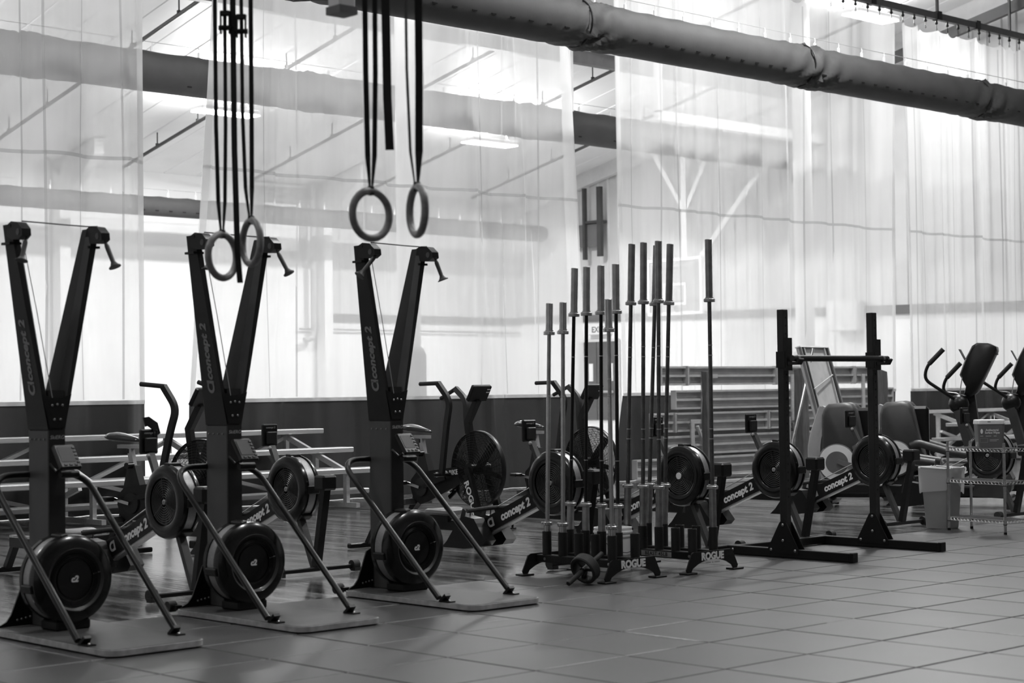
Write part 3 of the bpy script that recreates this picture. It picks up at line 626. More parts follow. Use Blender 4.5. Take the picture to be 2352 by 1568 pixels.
    MB().box(-.1, .1, .83, 1.0, .0385, .09, c=.008).build('base_block', 'black_plastic', t)
    # splayed foot bracket at the back, with rollers
    for s in (-1, 1):
        P = [(s*.04, .04), (s*.245, .04), (s*.235, .05), (s*.2, .065), (s*.17, .1), (s*.1, .27), (s*.04, .3)]
        b_ = MB().prism(P if s > 0 else P[::-1], 'y', 1.185, 1.195).build('foot_bracket', 'black_paint', t)
        for i in range(4):
            M_ = T(s*(.06+i*.025), 1.185, .085-.004*i) @ rot('X', PI/2); inst(bm, b_, M_)
        MB().cyl((s*.24, 1.265, .045), (s*.29, 1.265, .045), .032, n=16).build('roller', 'rubber_black', t)
        MB().box(s*.25-.02, s*.25+.02, 1.2, 1.27, .03, .055).build('roller_bracket', 'black_paint', t)
    # brace hoop from the front corners to behind the post
    hp_ = fillet([(-.278, .3, .06), (-.278, 1.215, .84), (.278, 1.215, .84), (.278, .3, .06)], .15, 8)
    MB().tube(hp_, .018, 12).build('brace_hoop', 'black_paint', t)
    for s in (-1, 1):
        f_ = MB().prism([(-.028, 0), (.028, 0), (.02, .055), (-.02, .055)], 'y', -.005, .012, T(s*.255, .285, .04) @ rot('X', math.radians(45))).box(s*.255-.025, s*.255+.025, .21, .3, .0385, .046).build('brace_foot', 'black_paint', t)
        inst(bm, f_, T(s*.255, .235, .046))
    return t
def handle(parent, p0, p1):
    p0, p1 = Vector(p0), Vector(p1); d = p1-p0
    o = MB().tube([p0, p0+d*.15, p0+d*.8, p0+d*.92, p1], [.009, .0135, .0125, .02, .03], 12).tube([p1, p1+d*.05], .034, 12).build('handle', 'charcoal', parent)
    MB().tube([p0-d*.25, p0], .004, 5).build('handle_cord', 'black_plastic', o)
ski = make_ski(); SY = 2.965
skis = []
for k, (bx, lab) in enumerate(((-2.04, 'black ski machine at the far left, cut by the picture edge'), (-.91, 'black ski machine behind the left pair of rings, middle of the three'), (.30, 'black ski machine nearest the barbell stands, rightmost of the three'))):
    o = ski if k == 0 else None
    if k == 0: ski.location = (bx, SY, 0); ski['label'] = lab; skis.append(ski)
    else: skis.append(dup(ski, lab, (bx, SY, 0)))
hd = [((-.232, .89, 2.07), (-.262, .88, 1.965), (.235, .885, 2.075), (.262, .84, 1.95)), ((-.232, .89, 2.07), (-.245, .89, 1.965), (.235, .885, 2.075), (.27, .83, 1.955)), ((-.235, .9, 2.09), (-.335, .93, 1.97), (.235, .885, 2.08), (.272, .86, 1.96))]
for o, h in zip(skis, hd): handle(o, h[0], h[1]); handle(o, h[2], h[3])

# ------------------------------------------------------------------ rowing machines
def make_rower():
    t = thing('rowing_machine', '', 'rowing machine'); t['group'] = 'rowing machines in a row'
    cb = MB().box(-.34, .34, -.022, .022, .02, .05, c=.006).build('front_foot', 'black_paint', t)
    for s in (-1, 1):
        MB().cyl((s*.3, -.01, .04), (s*.355, -.01, .04), .036, n=16).build('roller', 'rubber_black', cb); MB().box(s*.33-.03, s*.33+.03, -.05, .0, 0, .025).build('rubber_foot', 'rubber_black', cb)
    MB().tube([(0, 0, .05), (0, -.115, .6)], 0, sq=(.028, .022)).build('front_leg', 'black_paint', t)
    MB().tube([(0, .02, .05), (0, .2, .42)], 0, sq=(.026, .018)).build('front_leg', 'charcoal', t)
    MB().box(-.06, .06, -.17, -.05, .585, .69, c=.014).build('front_box', 'black_plastic', t)
    # flywheel: axis across the machine, grille on both sides
    fx = T(0, .26, .584) @ rot('Y', -PI/2)       # local z to -x
    prof = []
    side = [(.0, .05), (.05, .052), (.15, .056), (.152, .074), (.165, .082), (.2, .08), (.226, .066), (.236, .045), (.236, .036), (.22, .032)]
    prof = side+[(r, -h) for r, h in side[::-1]]
    hb = MB().lathe(prof, fx, 56).build('flywheel_housing', 'black_gloss', t)
    MB().lathe([(.226, .03), (.226, -.03)], fx, 56).build('perforated_band', 'perforated', hb)
    gm = MB()
    for i in range(8): gm.torus((0, 0, .067), .036+i*.0145, .0036, fx, 44, 5)
    gm.build('vent_rings', 'grille', hb)
    for a in (0, 120, 240): MB().box(.02, .15, -.004, .004, .06, .069, fx @ rot('Z', math.radians(a+8))).build('vent_spoke', 'black_plastic', hb)
    MB().lathe([(0, .072), (.014, .072), (.017, .068), (.017, .05)], fx, 20).build('hub_cap', 'light_grey', hb)
    text('emblem', 'c2', .022, 'black_plastic', hb, fx @ T(0, 0, .0725) @ rot('Z', -PI/2), shear=.2)
    for a in (-90, 0, 60, 140, 215): MB().box(.218, .245, -.03, .03, -.05, .05, fx @ rot('Z', math.radians(a)), c=.006).build('housing_clamp', 'black_plastic', hb)
    # slanted beam with the maker's lettering, then the low monorail
    bp0, bp1 = Vector((0, .36, .502)), Vector((0, 1.0, .234))
    bd = (bp1-bp0).normalized(); nb = Vector((0, -bd.z, bd.y)) if False else Vector((0, bd.z*-1, bd.y))
    nb = Vector((0, -bd.z, bd.y)); nb = nb if nb.z > 0 else -nb
    V = []
    for p in (bp0, bp1):
        for x, h in ((-.04, -.058), (.04, -.058), (.04, .058), (-.04, .058)): V.append(tuple(p+Vector((x, 0, 0))+nb*h))
    bm_ = MB().add(V, [(0, 1, 2, 3), (7, 6, 5, 4), (0, 4, 5, 1), (1, 5, 6, 2), (2, 6, 7, 3), (3, 7, 4, 0)]).build('beam', 'black_paint', t)
    MB().tube([bp0-nb*.064, bp1-nb*.064], 0, sq=(.03, .008)).build('beam_edge', 'aluminium', bm_)
    mid = bp0+(bp1-bp0)*.47
    text('lettering', 'concept 2', .085, 'print_white', bm_, face_M(mid+Vector((-.0415, 0, 0)), -bd, nb), shear=.18, bold=.0035)
    text('emblem', 'CI', .088, 'light_grey', bm_, face_M(bp0+(bp1-bp0)*.885+Vector((-.0415, 0, 0)), -bd, nb), bold=.004, space=.75)
    MB().box(-.034, .034, .98, 2.36, .185, .262, c=.006).build('monorail', 'black_paint', t)
    MB().box(-.03, .03, .98, 2.36, .262, .27).build('rail_strip', 'chrome', t)
    MB().tube([(0, 2.33, .2), (0, 2.45, .03)], 0, sq=(.025, .02)).build('rear_leg', 'black_paint', t)
    MB().box(-.2, .2, 2.43, 2.48, .0, .04, c=.008).build('rear_foot', 'black_plastic', t)
    # foot stretchers
    P = [(1.36, .07), (1.3, .12), (1.16, .29), (1.1, .315), (.99, .3), (.93, .22), (.86, .14), (.9, .1), (1.1, .07)]
    for s in (-1, 1):
        f_ = MB().prism(P, 'x', s*.105-.052, s*.105+.052).build('foot_stretcher', 'black_plastic', t)
        MB().tube([(s*.105-.055, 1.15, .2), (s*.105-.03, 1.12, .36), (s*.105+.03, 1.12, .36), (s*.105+.055, 1.15, .2)], 0, sq=(.003, .018)).build('foot_strap', 'strap', f_)
    # sliding seat
    V = []; n = 20; F = []
    for z, k in ((.3, .9), (.315, 1), (.335, .98), (.345, .85)):
        for i in range(n):
            a = 2*PI*i/n; c_, s_ = math.cos(a), math.sin(a)
            V.append((.155*k*math.copysign(abs(c_)**.7, c_), 1.5+.12*k*math.copysign(abs(s_)**.7, s_), z+.012*(c_*c_)))
    F = [(r*n+i, r*n+(i+1) % n, (r+1)*n+(i+1) % n, (r+1)*n+i) for r in range(3) for i in range(n)]+[tuple(range(n-1, -1, -1)), tuple(3*n+i for i in range(n))]
    st = MB().add(V, F).build('seat', 'seat_pad', t); MB().box(-.05, .05, 1.41, 1.59, .25, .3).build('seat_carriage', 'black_plastic', st)
    # handle, chain and monitor arm
    h_ = MB().tube([(-.25, .96, .365), (-.08, .9, .38), (.08, .9, .38), (.25, .96, .365)], .017, 10).build('handle', 'rubber_black', t)
    MB().tube([(0, .9, .385), (0, .44, .585)], .004, 5).build('chain', 'steel', h_)
    MB().tube([(0, .4, .66), (0, .49, .83), (0, .52, .88)], 0, sq=(.022, .016)).build('monitor_arm', 'charcoal', t)
    MB().ball((-.03, .5, .87), .014, 8).build('arm_knob', 'light_grey', t)
    m = MB().box(-.065, .065, .53, .56, .88, 1.04, c=.008).build('monitor', 'black_plastic', t); MB().box(-.042, .042, .505, .53, .895, .985, c=.006).build('battery_box', 'black_satin', m)
    text('lettering', 'concept 2', .02, 'light_grey', m, face_M((0, .5285, 1.015), (1, 0, 0), (0, 0, 1)), shear=.15)
    return t
rower = make_rower()
RW = [(-.6, 4.84, 'black rowing machine between the left and middle ski machines'), (.75, 5.4, 'black rowing machine between the middle and right ski machines'), (2.35, 4.37, 'black rowing machine whose flywheel shows behind the short barbells'),
      (3.66, 4.28, 'black rowing machine behind the tall barbells, pale disc on its hub'), (4.85, 4.3, 'black rowing machine just left of the left squat rack upright'), (6.65, 4.6, 'black rowing machine behind the right squat rack upright'), (8.2, 4.38, 'black rowing machine behind the wire shelf at the right edge')]
rowers = []
for k, (x, y, lab) in enumerate(RW):
    if k == 0: rower.location = (x, y, 0); rower['label'] = lab; rowers.append(rower)
    else: rowers.append(dup(rower, lab, (x, y, 0)))
# pale sticker on the hub of one rower, a loose strap over the monitor of the first
MB().lathe([(0, .0745), (.026, .0745), (.026, .07)], T(0, .26, .584) @ rot('Y', -PI/2), 20).build('hub_sticker', 'print_white', rowers[3])
MB().tube([(.06, .54, 1.0), (.04, .535, 1.06), (-.01, .53, 1.09), (-.04, .53, 1.085)], 0, sq=(.006, .03)).build('loose_strap', 'black_plastic', rowers[0])

# ------------------------------------------------------------------ fan bikes
def make_bike():
    t = thing('fan_bike', '', 'exercise bike'); t['group'] = 'fan bikes'
    FZ = .55
    fx = T(0, 0, FZ) @ rot('Y', -PI/2)
    cg = MB().lathe([(.338, -.022), (.346, -.026), (.35, -.02), (.35, .02), (.346, .026), (.338, .022), (.338, -.022)], fx, 64).build('cage_rim', 'black_paint', t)
    dome = lambda r: .022+.085*(1-(r/.34)**2.6)
    rm = MB()
    for a in range(0, 360, 12):
        for s in (-1, 1): rm.tube([fx @ Vector((r*math.cos(math.radians(a+q)), r*math.sin(math.radians(a+q)), s*dome(r))) for r, q in ((.06, 0), (.15, 5), (.25, 10), (.338, 15))], .0018, 4)
    for r in [.06+.0215*i for i in range(13)]:
        for s in (-1, 1): rm.torus((0, 0, s*dome(r)), r, .0016, fx, 40, 4)
    rm.build('cage_wires', 'black_paint', cg, kind='stuff')
    rs_ = (.06, .15, .22, .28, .338)
    MB().lathe([(r, dome(r)-.002) for r in rs_]+[(r, -dome(r)+.002) for r in rs_[::-1]], fx, 48).build('cage_mesh', 'fan_mesh', cg)
    for k in range(6):
        a = math.radians(k*60+18)
        M_ = fx @ rot('Z', a)
        MB().box(.05, .315, -.035, .035, -.002, .002, M_ @ rot('X', .7)).build('fan_blade', 'black_satin', t)
    MB().cyl(fx @ Vector((0, 0, -.12)), fx @ Vector((0, 0, .12)), .055, n=24).build('fan_hub', 'black_paint', t)
    # frame
    MB().tube([(0, .72, .42), (0, .3, .4), (0, .08, .5)], 0, sq=(.045, .05)).build('main_frame', 'black_paint', t)
    ch = MB().prism([(.86, .36), (.82, .26), (.72, .21), (.6, .24), (.12, .43), (.1, .55), (.2, .57), (.62, .52), (.78, .5), (.85, .44)], 'x', -.085, -.05).build('chain_case', 'black_plastic', t)
    text('lettering', 'ECHO BIKE', .062, 'print_white', ch, face_M((-.0865, .34, .505), (0, -1, .12), (0, .12, 1)), bold=.002)
    MB().cyl((-.1, .7, .37), (.1, .7, .37), .085, n=28).build('crank_disc', 'black_satin', t)
    for s, a in ((-1, 155), (1, -25)):
        p = Vector((s*.115, .7, .37)); q = p+Vector((0, math.cos(math.radians(180-a))*-.17, math.sin(math.radians(a))*.12)); q = p+Vector((s*.02, .17*(1 if s < 0 else -1), .04*(1 if s < 0 else -1)))
        c_ = MB().tube([p, q], 0, sq=(.008, .013)).build('crank_arm', 'chrome', t)
        MB().box(q.x+(s*.06)-.05, q.x+s*.06+.05, q.y-.045, q.y+.045, q.z-.018, q.z+.018, c=.008).build('pedal', 'black_plastic', c_)
    # front fork with maker's name, stabilisers
    for s in (-1, 1): MB().tube([(s*.115, .02, .56), (s*.13, -.16, .1)], 0, sq=(.02, .035)).build('fork', 'black_paint', t)
    fp = MB().prism([(.06, .5), (.0, .5), (-.16, .12), (-.08, .12)], 'x', -.142, -.136).build('fork_plate', 'black_paint', t)
    text('lettering', 'ROGUE', .085, 'print_white', fp, face_M((-.1435, -.045, .3), (0, -.385, -.92), (0, -.92, .385)), bold=.003, sx=1.1)
    MB().box(-.3, .3, -.2, -.13, .05, .11, c=.008).build('front_stabiliser', 'black_paint', t); MB().box(-.3, .3, .93, 1.0, .05, .11, c=.008).build('rear_stabiliser', 'black_paint', t)
    text('lettering', 'ROGUE', .06, 'print_white', t, face_M((0, -.2015, .08), (1, 0, 0), (0, 0, 1)), bold=.003, sx=1.2)
    for x in (-.26, .26):
        for y in (-.165, .965): MB().cyl((x, y, 0), (x, y, .012), .035, n=16).cyl((x, y, .012), (x, y, .05), .01, n=8).build('levelling_foot', 'rubber_black', t)
    MB().prism([(.98, .11), (.94, .11), (.74, .3), (.66, .3), (.72, .42), (.82, .4)], 'x', -.035, .035).build('rear_strut', 'black_paint', t)
    MB().box(-.17, .17, .84, .9, .2, .26, c=.008).build('step_bar', 'charcoal', t)
    # seat post, slider and saddle
    MB().prism([(.62, .42), (.86, .42), (.79, .68), (.71, .68)], 'x', -.035, .035).build('seat_tower', 'black_satin', t)
    MB().tube([(0, .745, .62), (0, .79, .82)], 0, sq=(.02, .024)).build('seat_post', 'alu_dull', t)
    MB().box(-.024, .024, .68, .92, .82, .85).build('seat_slider', 'alu_dull', t)
    MB().cyl((-.09, .75, .68), (-.02, .75, .68), .026, n=14).build('adjust_knob', 'black_plastic', t); MB().cyl((0, .8, .78), (0, .8, .815), .024, n=14).build('adjust_knob', 'black_plastic', t)
    V = []; n = 16; st = [(.66, .02, .012), (.72, .035, .024), (.8, .06, .034), (.88, .1, .042), (.95, .115, .045), (1.0, .09, .035), (1.015, .03, .02)]
    for y, hw, hh in st:
        for i in range(n): a = 2*PI*i/n; V.append((hw*math.cos(a), y, .9+.02*((y-.84)/.2)+hh*math.sin(a)*(1 if math.sin(a) > 0 else .7)))
    F = [(r*n+i, (r+1)*n+i, (r+1)*n+(i+1) % n, r*n+(i+1) % n) for r in range(len(st)-1) for i in range(n)]+[tuple(range(n)), tuple((len(st)-1)*n+i for i in range(n-1, -1, -1))]
    MB().add(V, F).build('saddle', 'saddle', t, ang=80)
    # moving arms with grips
    for s in (-1, 1):
        dy = 0
        ar = MB().tube(fillet([(s*.2, .28, .5), (s*.2, .2+dy, .98), (s*.21, .14+dy, 1.17), (s*.24, .27+dy, 1.335)], .08), 0, sq=(.018, .026)).build('arm', 'black_satin', t)
        MB().tube([(s*.24, .25+dy, 1.335), (s*.25, .51+dy, 1.33)], .019, 12).build('grip', 'rubber_black', ar)
        MB().cyl((s*.1, .28, .5), (s*.3, .28, .5), .018, n=12).build('foot_peg', 'black_plastic', ar)
        MB().tube([(s*.14, .3, .47), (s*.13, .62, .38)], 0, sq=(.008, .018)).build('link', 'black_paint', ar)
    MB().tube([(0, .06, .56), (0, .13, .98), (0, .0, 1.18)], 0, sq=(.025, .03)).build('mast', 'black_paint', t)
    M_ = T(0, -.02, 1.235) @ rot('X', math.radians(32))
    m = MB().box(-.115, .115, -.02, .025, -.08, .085, M_, c=.01).build('console', 'black_plastic', t); MB().box(-.08, .08, .024, .028, -.05, .06, M_).build('display', 'screen', m)
    for z in (.05, .02): MB().box(.06, .1, -.0215, -.02, z, z+.01, M_).build('sticker', 'print_white', m)
    return t
bike = make_bike(); bike.location = (1.265, 7.6, 0); bike.rotation_euler = (0, 0, math.radians(14)); bike['label'] = 'black fan bike between the left and middle ski machines, its handle against the curtain gap'
bikes = [bike, dup(bike, 'black fan bike beside the right ski machine, whole fan showing', (4.1, 7.40, 0)), dup(bike, 'black fan bike hidden behind the short barbells', (5.75, 7.57, 0))]
for o, angs in zip(bikes, ((6, 17), (0, -21), (0, -19))):
    for c_ in o.children:
        if c_.name.split('.')[0] == 'arm': c_.matrix_local = T(0, .28, .5) @ rot('X', math.radians(angs[0] if c_.data.vertices[0].co.x < 0 else angs[1])) @ T(0, -.28, -.5)
# ------------------------------------------------------------------ barbell stands
def make_stand(label, loc, tagtext=None):
    t = thing('barbell_stand', label, 'barbell stand', loc, group='upright barbell stands')
    arc = [(-.262, .012), (-.27, .03), (-.215, .135), (-.195, .145), (.195, .145), (.215, .135), (.27, .03), (.262, .012), (.222, .012), (.205, .035)]
    arc += [(.19-.38*i/10, .035+.052*math.sin(PI*i/10)**.6) for i in range(1, 10)]+[(-.205, .035), (-.222, .012)]
    for y in (-.39, .38):
        p = MB().prism(arc, 'y', y, y+.01).build('end_plate', 'black_paint', t)
        for s in (-1, 1): MB().box(s*.245-.055, s*.245+.055, y-.03, y+.045, 0, .012, c=.003).build('foot_pad', 'black_paint', p)
        if y < 0:
            text('lettering', 'ROGUE', .068, 'print_white', p, face_M((.0, y-.0012, .108), (1, 0, 0), (0, 0, 1)), bold=.0035, sx=1.02)
            for q in (-.075, .02): MB().box(q, q+.055, y-.0015, y, .064, .069).build('small_print', 'print_grey', p)
            MB().lathe([(0, 0), (.004, 0), (.004, -.001)], T(.0, y-.001, .066) @ rot('X', PI/2), 10).build('small_mark', 'print_grey', p)
    so = None
    for row in (-1, 1):
        r_ = MB().box(row*.11-.03, row*.11+.03, -.385, .385, .085, .138, c=.005).build('rail', 'black_paint', t)
        if row < 0 and tagtext:
            l = MB().box(-.142, -.1402, -.14, .14, .094, .128).build('label_tape', 'print_grey', r_); text('lettering', tagtext, .036, 'black_plastic', l, face_M((-.143, 0, .111), (0, -1, 0), (0, 0, 1)), bold=.0005, space=1.15)
        for i in range(5):
            M_ = T(row*.11, (2-i)*.153, .138)
            if so is None: so = MB().lathe([(.027, .012), (.027, .158), (.0315, .158), (.0315, 0), (.0, 0), (0, .012), (.027, .012)], n=24).build('socket', 'black_satin', t, M_)
            else: inst(so, t, M_)
    for q in (-.3, .3): MB().cyl((-.142, q, .11), (-.14, q, .11), .01, n=10).build('bolt', 'steel', t)
    return t
make_stand('low black barbell stand on the left, holding three short bright bars', (1.855, 3.815, 0)); make_stand('low black barbell stand on the right, BEAST 45LB tape on its rail', (2.605, 3.77, 0), 'BEAST 45LB')
def barbell(label, base, tip, L, sl, rs, shaft, sleeve, rings, group):
    base, tip = Vector(base), Vector(tip); d = (tip-base).normalized(); q = Vector((0, 0, 1)).rotation_difference(d)
    t = thing('barbell', label, 'barbell', base, group=group); t.rotation_mode = 'QUATERNION'; t.rotation_quaternion = q
    def ring(z): return MB().lathe([(0, z), (.036, z), (.04, z+.004), (.04, z+.02), (.036, z+.024), (.03, z+.024), (.03, z+.032), (0, z+.032)], n=24)
    if shaft == 'two_tone':
        MB().cyl((0, 0, sl-.01), (0, 0, L*.62), rs*1.12, n=16).build('shaft', 'chrome', t); MB().cyl((0, 0, L*.62), (0, 0, L-sl), rs, n=16).build('knurled_shaft', 'steel', t)
    else:
        MB().cyl((0, 0, sl-.01), (0, 0, L-sl), rs, n=16).build('shaft', shaft, t)
    for z in rings: MB().cyl((0, 0, z), (0, 0, z+.006), rs*1.13, n=16).build('knurl_mark', 'chrome', t)
    for lo in (0, L-sl):
        s_ = MB().lathe([(0, lo), (.0225, lo), (.025, lo+.003), (.025, lo+sl-.003), (.0225, lo+sl), (.021, lo+sl), (.02, lo+sl-.006), (0, lo+sl-.006)], n=24).build('sleeve', sleeve, t)
        zc = lo+sl-.02 if lo == 0 else lo-.012
        ring(zc).build('collar', 'chrome' if sleeve == 'chrome' else 'steel', t)
BZ = .152
sh = [((1.745, 4.121), (1.773, 4.094, 1.862), 'short bright steel bar, leftmost in the left stand'), ((1.745, 3.968), (1.762, 3.952, 1.855), 'short bright steel bar, second from the left in the left stand'), ((1.745, 3.509), (1.743, 3.511, 1.849), 'short bright steel bar at the near end of the left stand')]
for b, tp_, lab in sh: barbell(lab, (*b, BZ), tp_, 1.7, .205, .0135, 'two_tone', 'chrome', (.52, .57, 1.06, 1.17), 'short bright bars in the left stand')
md = [((1.965, 4.121), (2.009, 4.079, 2.109), 'dark-shafted barbell with steel sleeves, first behind the short bars'), ((1.965, 3.968), (1.989, 3.945, 2.1), 'dark-shafted barbell with steel sleeves, second behind the short bars'), ((1.965, 3.815), (1.98, 3.801, 2.097), 'dark-shafted barbell with steel sleeves, third behind the short bars'), ((1.965, 3.662), (1.972, 3.655, 2.094), 'dark-shafted barbell with steel sleeves, next to the near short bar')]
for b, tp_, lab in md: barbell(lab, (*b, BZ), tp_, 1.95, .325, .0125, 'black_paint', 'steel', (.62, 1.33), 'dark-shafted barbells in the left stand')
lg = [((2.495, 4.076), (2.543, 4.031, 2.291), 'long dark steel barbell, leftmost in the right stand'), ((2.495, 3.923), (2.521, 3.898, 2.287), 'long dark steel barbell, second from the left in the right stand'), ((2.495, 3.77), (2.514, 3.752, 2.283), 'long dark steel barbell, third from the left, tallest sleeve of the crowd'), ((2.715, 4.076), (2.784, 4.011, 2.295), 'long dark steel barbell mostly hidden behind the third one'), ((2.715, 3.923), (2.771, 3.87, 2.285), 'long dark steel barbell leaning right, second from the right'), ((2.715, 3.464), (2.714, 3.465, 2.275), 'long dark steel barbell standing alone at the right end of its stand')]
for b, tp_, lab in lg: barbell(lab, (*b, BZ), tp_, 2.14, .425, .0143, 'dark_steel', 'dark_steel2', (.75, .82, 1.33, 1.4), 'long dark barbells in the right stand')
# ------------------------------------------------------------------ ab wheel
t = thing('ab_wheel', 'black ab wheel with two grips lying against the left barbell stand', 'ab wheel', (1.465, 3.485, .104), rz=0)
AX = rot('Z', math.radians(4)) @ rot('Y', math.radians(64))
MB().lathe([(.078, -.034), (.092, -.036), (.098, -.028), (.098, .028), (.092, .036), (.078, .034), (.075, .02), (.075, -.02), (.078, -.034)], AX, 40).build('tyre', 'rubber_black', t)
MB().lathe([(0, -.03), (.022, -.03), (.022, .03), (0, .03)], AX, 20).build('hub', 'black_plastic', t)
for k in range(3): MB().box(.015, .078, -.011, .011, -.016, .016, AX @ rot('Z', k*2*PI/3+.5)).build('spoke', 'black_plastic', t)
for s in (-1, 1): MB().tube([AX @ Vector((0, 0, s*.03)), AX @ Vector((0, 0, s*.05)), AX @ Vector((0, 0, s*.19))], [.012, .017, .016], 12).build('grip', 'rubber_black', t)
# ------------------------------------------------------------------ white tub behind the stands
BK = (2.24, 3.97)
t = thing('plastic_bucket', 'white plastic bucket with wire handle between the two barbell stands', 'bucket', (*BK, 0))
MB().lathe([(0, 0), (.115, 0), (.12, .005), (.13, .24), (.135, .24), (.135, .25), (.131, .252), (.131, .264), (.137, .265), (.137, .276), (.133, .278), (.134, .3), (.126, .3), (.116, .02), (0, .02)], n=36).build('pail', 'white_paint', t)
MB().tube([(-.14*math.cos(a), -.14*math.sin(a)*.95, .25-.12*math.sin(a)) for a in [PI*i/12 for i in range(13)]], .0025, 5).build('wire_handle', 'black_plastic', t)
d_ = Vector((CAM.x-BK[0], CAM.y-BK[1], 0)).normalized(); sd = Vector((-d_.y, d_.x, 0))
c_ = d_*.128+sd*.04; nrm = (d_*.95+sd*.3).normalized(); xx = Vector((-nrm.y, nrm.x, 0))
lb = MB().add([tuple(c_-xx*.028+Vector((0, 0, .03))), tuple(c_+xx*.028+Vector((0, 0, .03))), tuple(c_+xx*.028+Vector((0, 0, .15))), tuple(c_-xx*.028+Vector((0, 0, .15)))], [(0, 1, 2, 3)]).build('warning_label', 'light_grey', t)
fm = face_M(c_+nrm*.002+Vector((0, 0, .06)), xx, (0, 0, 1))
MB().torus((0, 0, 0), .02, .0025, fm, 20, 4).build('label_sign', 'black_plastic', lb); MB().box(-.022, .022, .045, .055, 0, .001, fm).box(-.022, .022, .06, .075, 0, .001, fm).build('label_bar', 'black_plastic', lb)
# ------------------------------------------------------------------ squat rack
t = thing('squat_rack', 'black steel squat rack with two uprights and gusseted base', 'squat rack', (4.26, 3.6, 0))
W2 = .56; bp_ = None
for s in (-1, 1):
    x = s*W2
    lg_ = MB().box(x-.032, x+.032, -.6, .54, .006, .068, c=.004).build('base_leg', 'black_paint', t); MB().box(x-.034, x+.034, -.615, -.585, .003, .071, c=.004).build('end_cap', 'black_plastic', lg_)
    MB().box(x-.025, x+.025, -.58, .5, 0, .006).build('sole_strip', 'rubber_black', lg_)
    up_ = MB().box(x-.03, x+.03, -.03, .03, .06, 1.83, c=.004).build('upright', 'black_satin', t)
    ho = None; z = .45
    while z < 1.8:
        M_ = T(x, -.0305, z) @ rot('X', PI/2)
        if ho is None: ho = MB().lathe([(0, .0006), (.0085, .0006), (.0085, 0)], n=10).build('pin_hole', 'gap_black', up_, M_)
        else: inst(ho, up_, M_)
        z += .06
    for sx in (-1, 1):
        g = MB().prism([(-.14, .035), (.14, .035), (.14, .07), (.032, .26), (.02, .27), (-.02, .27), (-.032, .26), (-.14, .07)], 'x', x+sx*.034-.003, x+sx*.034+.003).build('gusset', 'black_paint', t)
        for y, z in ((0, .245), (0, .13), (-.11, .06), (.11, .06)):
            M_ = T(x+sx*.038, y, z) @ rot('Y', sx*PI/2)
            if bp_ is None: bp_ = bolt_mb(.011).build('bolt', 'steel', g, M_)
            else: inst(bp_, g, M_)
    inst(bp_, lg_, T(x-.033, .48, .04) @ rot('Y', -PI/2))
    # hook that carries the bar
    j = MB().box(x-.037, x+.037, -.045, .036, 1.4, 1.52).box(x-.034, x+.034, -.06, -.03, 1.38, 1.62).build('j_hook', 'black_paint', t)
    MB().prism([(-.06, 1.42), (-.15, 1.42), (-.175, 1.46), (-.165, 1.468), (-.14, 1.443), (-.06, 1.443)], 'x', x-.028, x+.028).build('hook_lip', 'black_plastic', j)
MB().box(-W2+.03, W2-.03, .46, .52, .008, .068, c=.004).build('crossmember', 'black_paint', t)
tb = thing('pull_bar', 'plain black bar resting across the squat rack hooks', 'bar', (4.26, 3.5, 1.468))
MB().tube([(-W2-.02, 0, 0), (W2+.06, 0, 0)], .0235, 14).build('bar', 'black_satin', tb)
for s in (-W2+.03, W2-.02): MB().tube([(s, 0, 0), (s+.025, 0, 0)], .0255, 14).build('wear_ring', 'mid_grey', tb)
# ------------------------------------------------------------------ waste bin with liner
t = thing('waste_bin', 'grey plastic waste bin with clear liner beside the wire shelf', 'waste bin', (6.735, 4.24, 0))
def rr_loop(hx, hy, r, z, k=4): return [(x, y, z) for x, y in rounded_rect(-hx, hx, -hy, hy, r, k)]
def loft(mb, loops, cap0=True, cap1=False):
    n = len(loops[0]); V = [p for l in loops for p in l]
    F = [(r*n+i, r*n+(i+1) % n, (r+1)*n+(i+1) % n, (r+1)*n+i) for r in range(len(loops)-1) for i in range(n)]
    if cap0: F.append(tuple(range(n-1, -1, -1)))
    if cap1: F.append(tuple((len(loops)-1)*n+i for i in range(n)))
    return mb.add(V, F)
loft(MB(), [rr_loop(.083, .118, .03, 0), rr_loop(.087, .122, .03, .01), rr_loop(.112, .155, .036, .5), rr_loop(.12, .163, .038, .505), rr_loop(.12, .163, .038, .53), rr_loop(.11, .153, .035, .53), rr_loop(.08, .115, .03, .02)], True, True).build('bin_body', 'bin_plastic', t)
L_ = []; n = len(rr_loop(1, 1, .1, 0))
base_l = rr_loop(.122, .165, .04, 0)
for z, gsc in ((.37, 1.0), (.44, 1.03), (.52, 1.05), (.535, 1.03), (.525, .96)):
    L_.append([(x*gsc*(1+.02*math.sin(i*2.1+z*9)), y*gsc*(1+.02*math.sin(i*1.7)), z+(.0 if z > .45 else -.05*math.sin(i*.5+1)*(1 if z < .4 else .4)-(.06 if z < .4 else 0)*math.sin(i*.22))) for i, (x, y, _) in enumerate(base_l)])
loft(MB(), L_, False).build('bag_liner', 'bin_liner', t, ang=80)
rl = rr_loop(.123, .166, .04, .532, 10)
MB().tube([(x, y, z+.006*math.sin(i*2.4)) for i, (x, y, z) in enumerate(rl)], .009, 6, closed=True).build('gathered_rim', 'off_white', t)
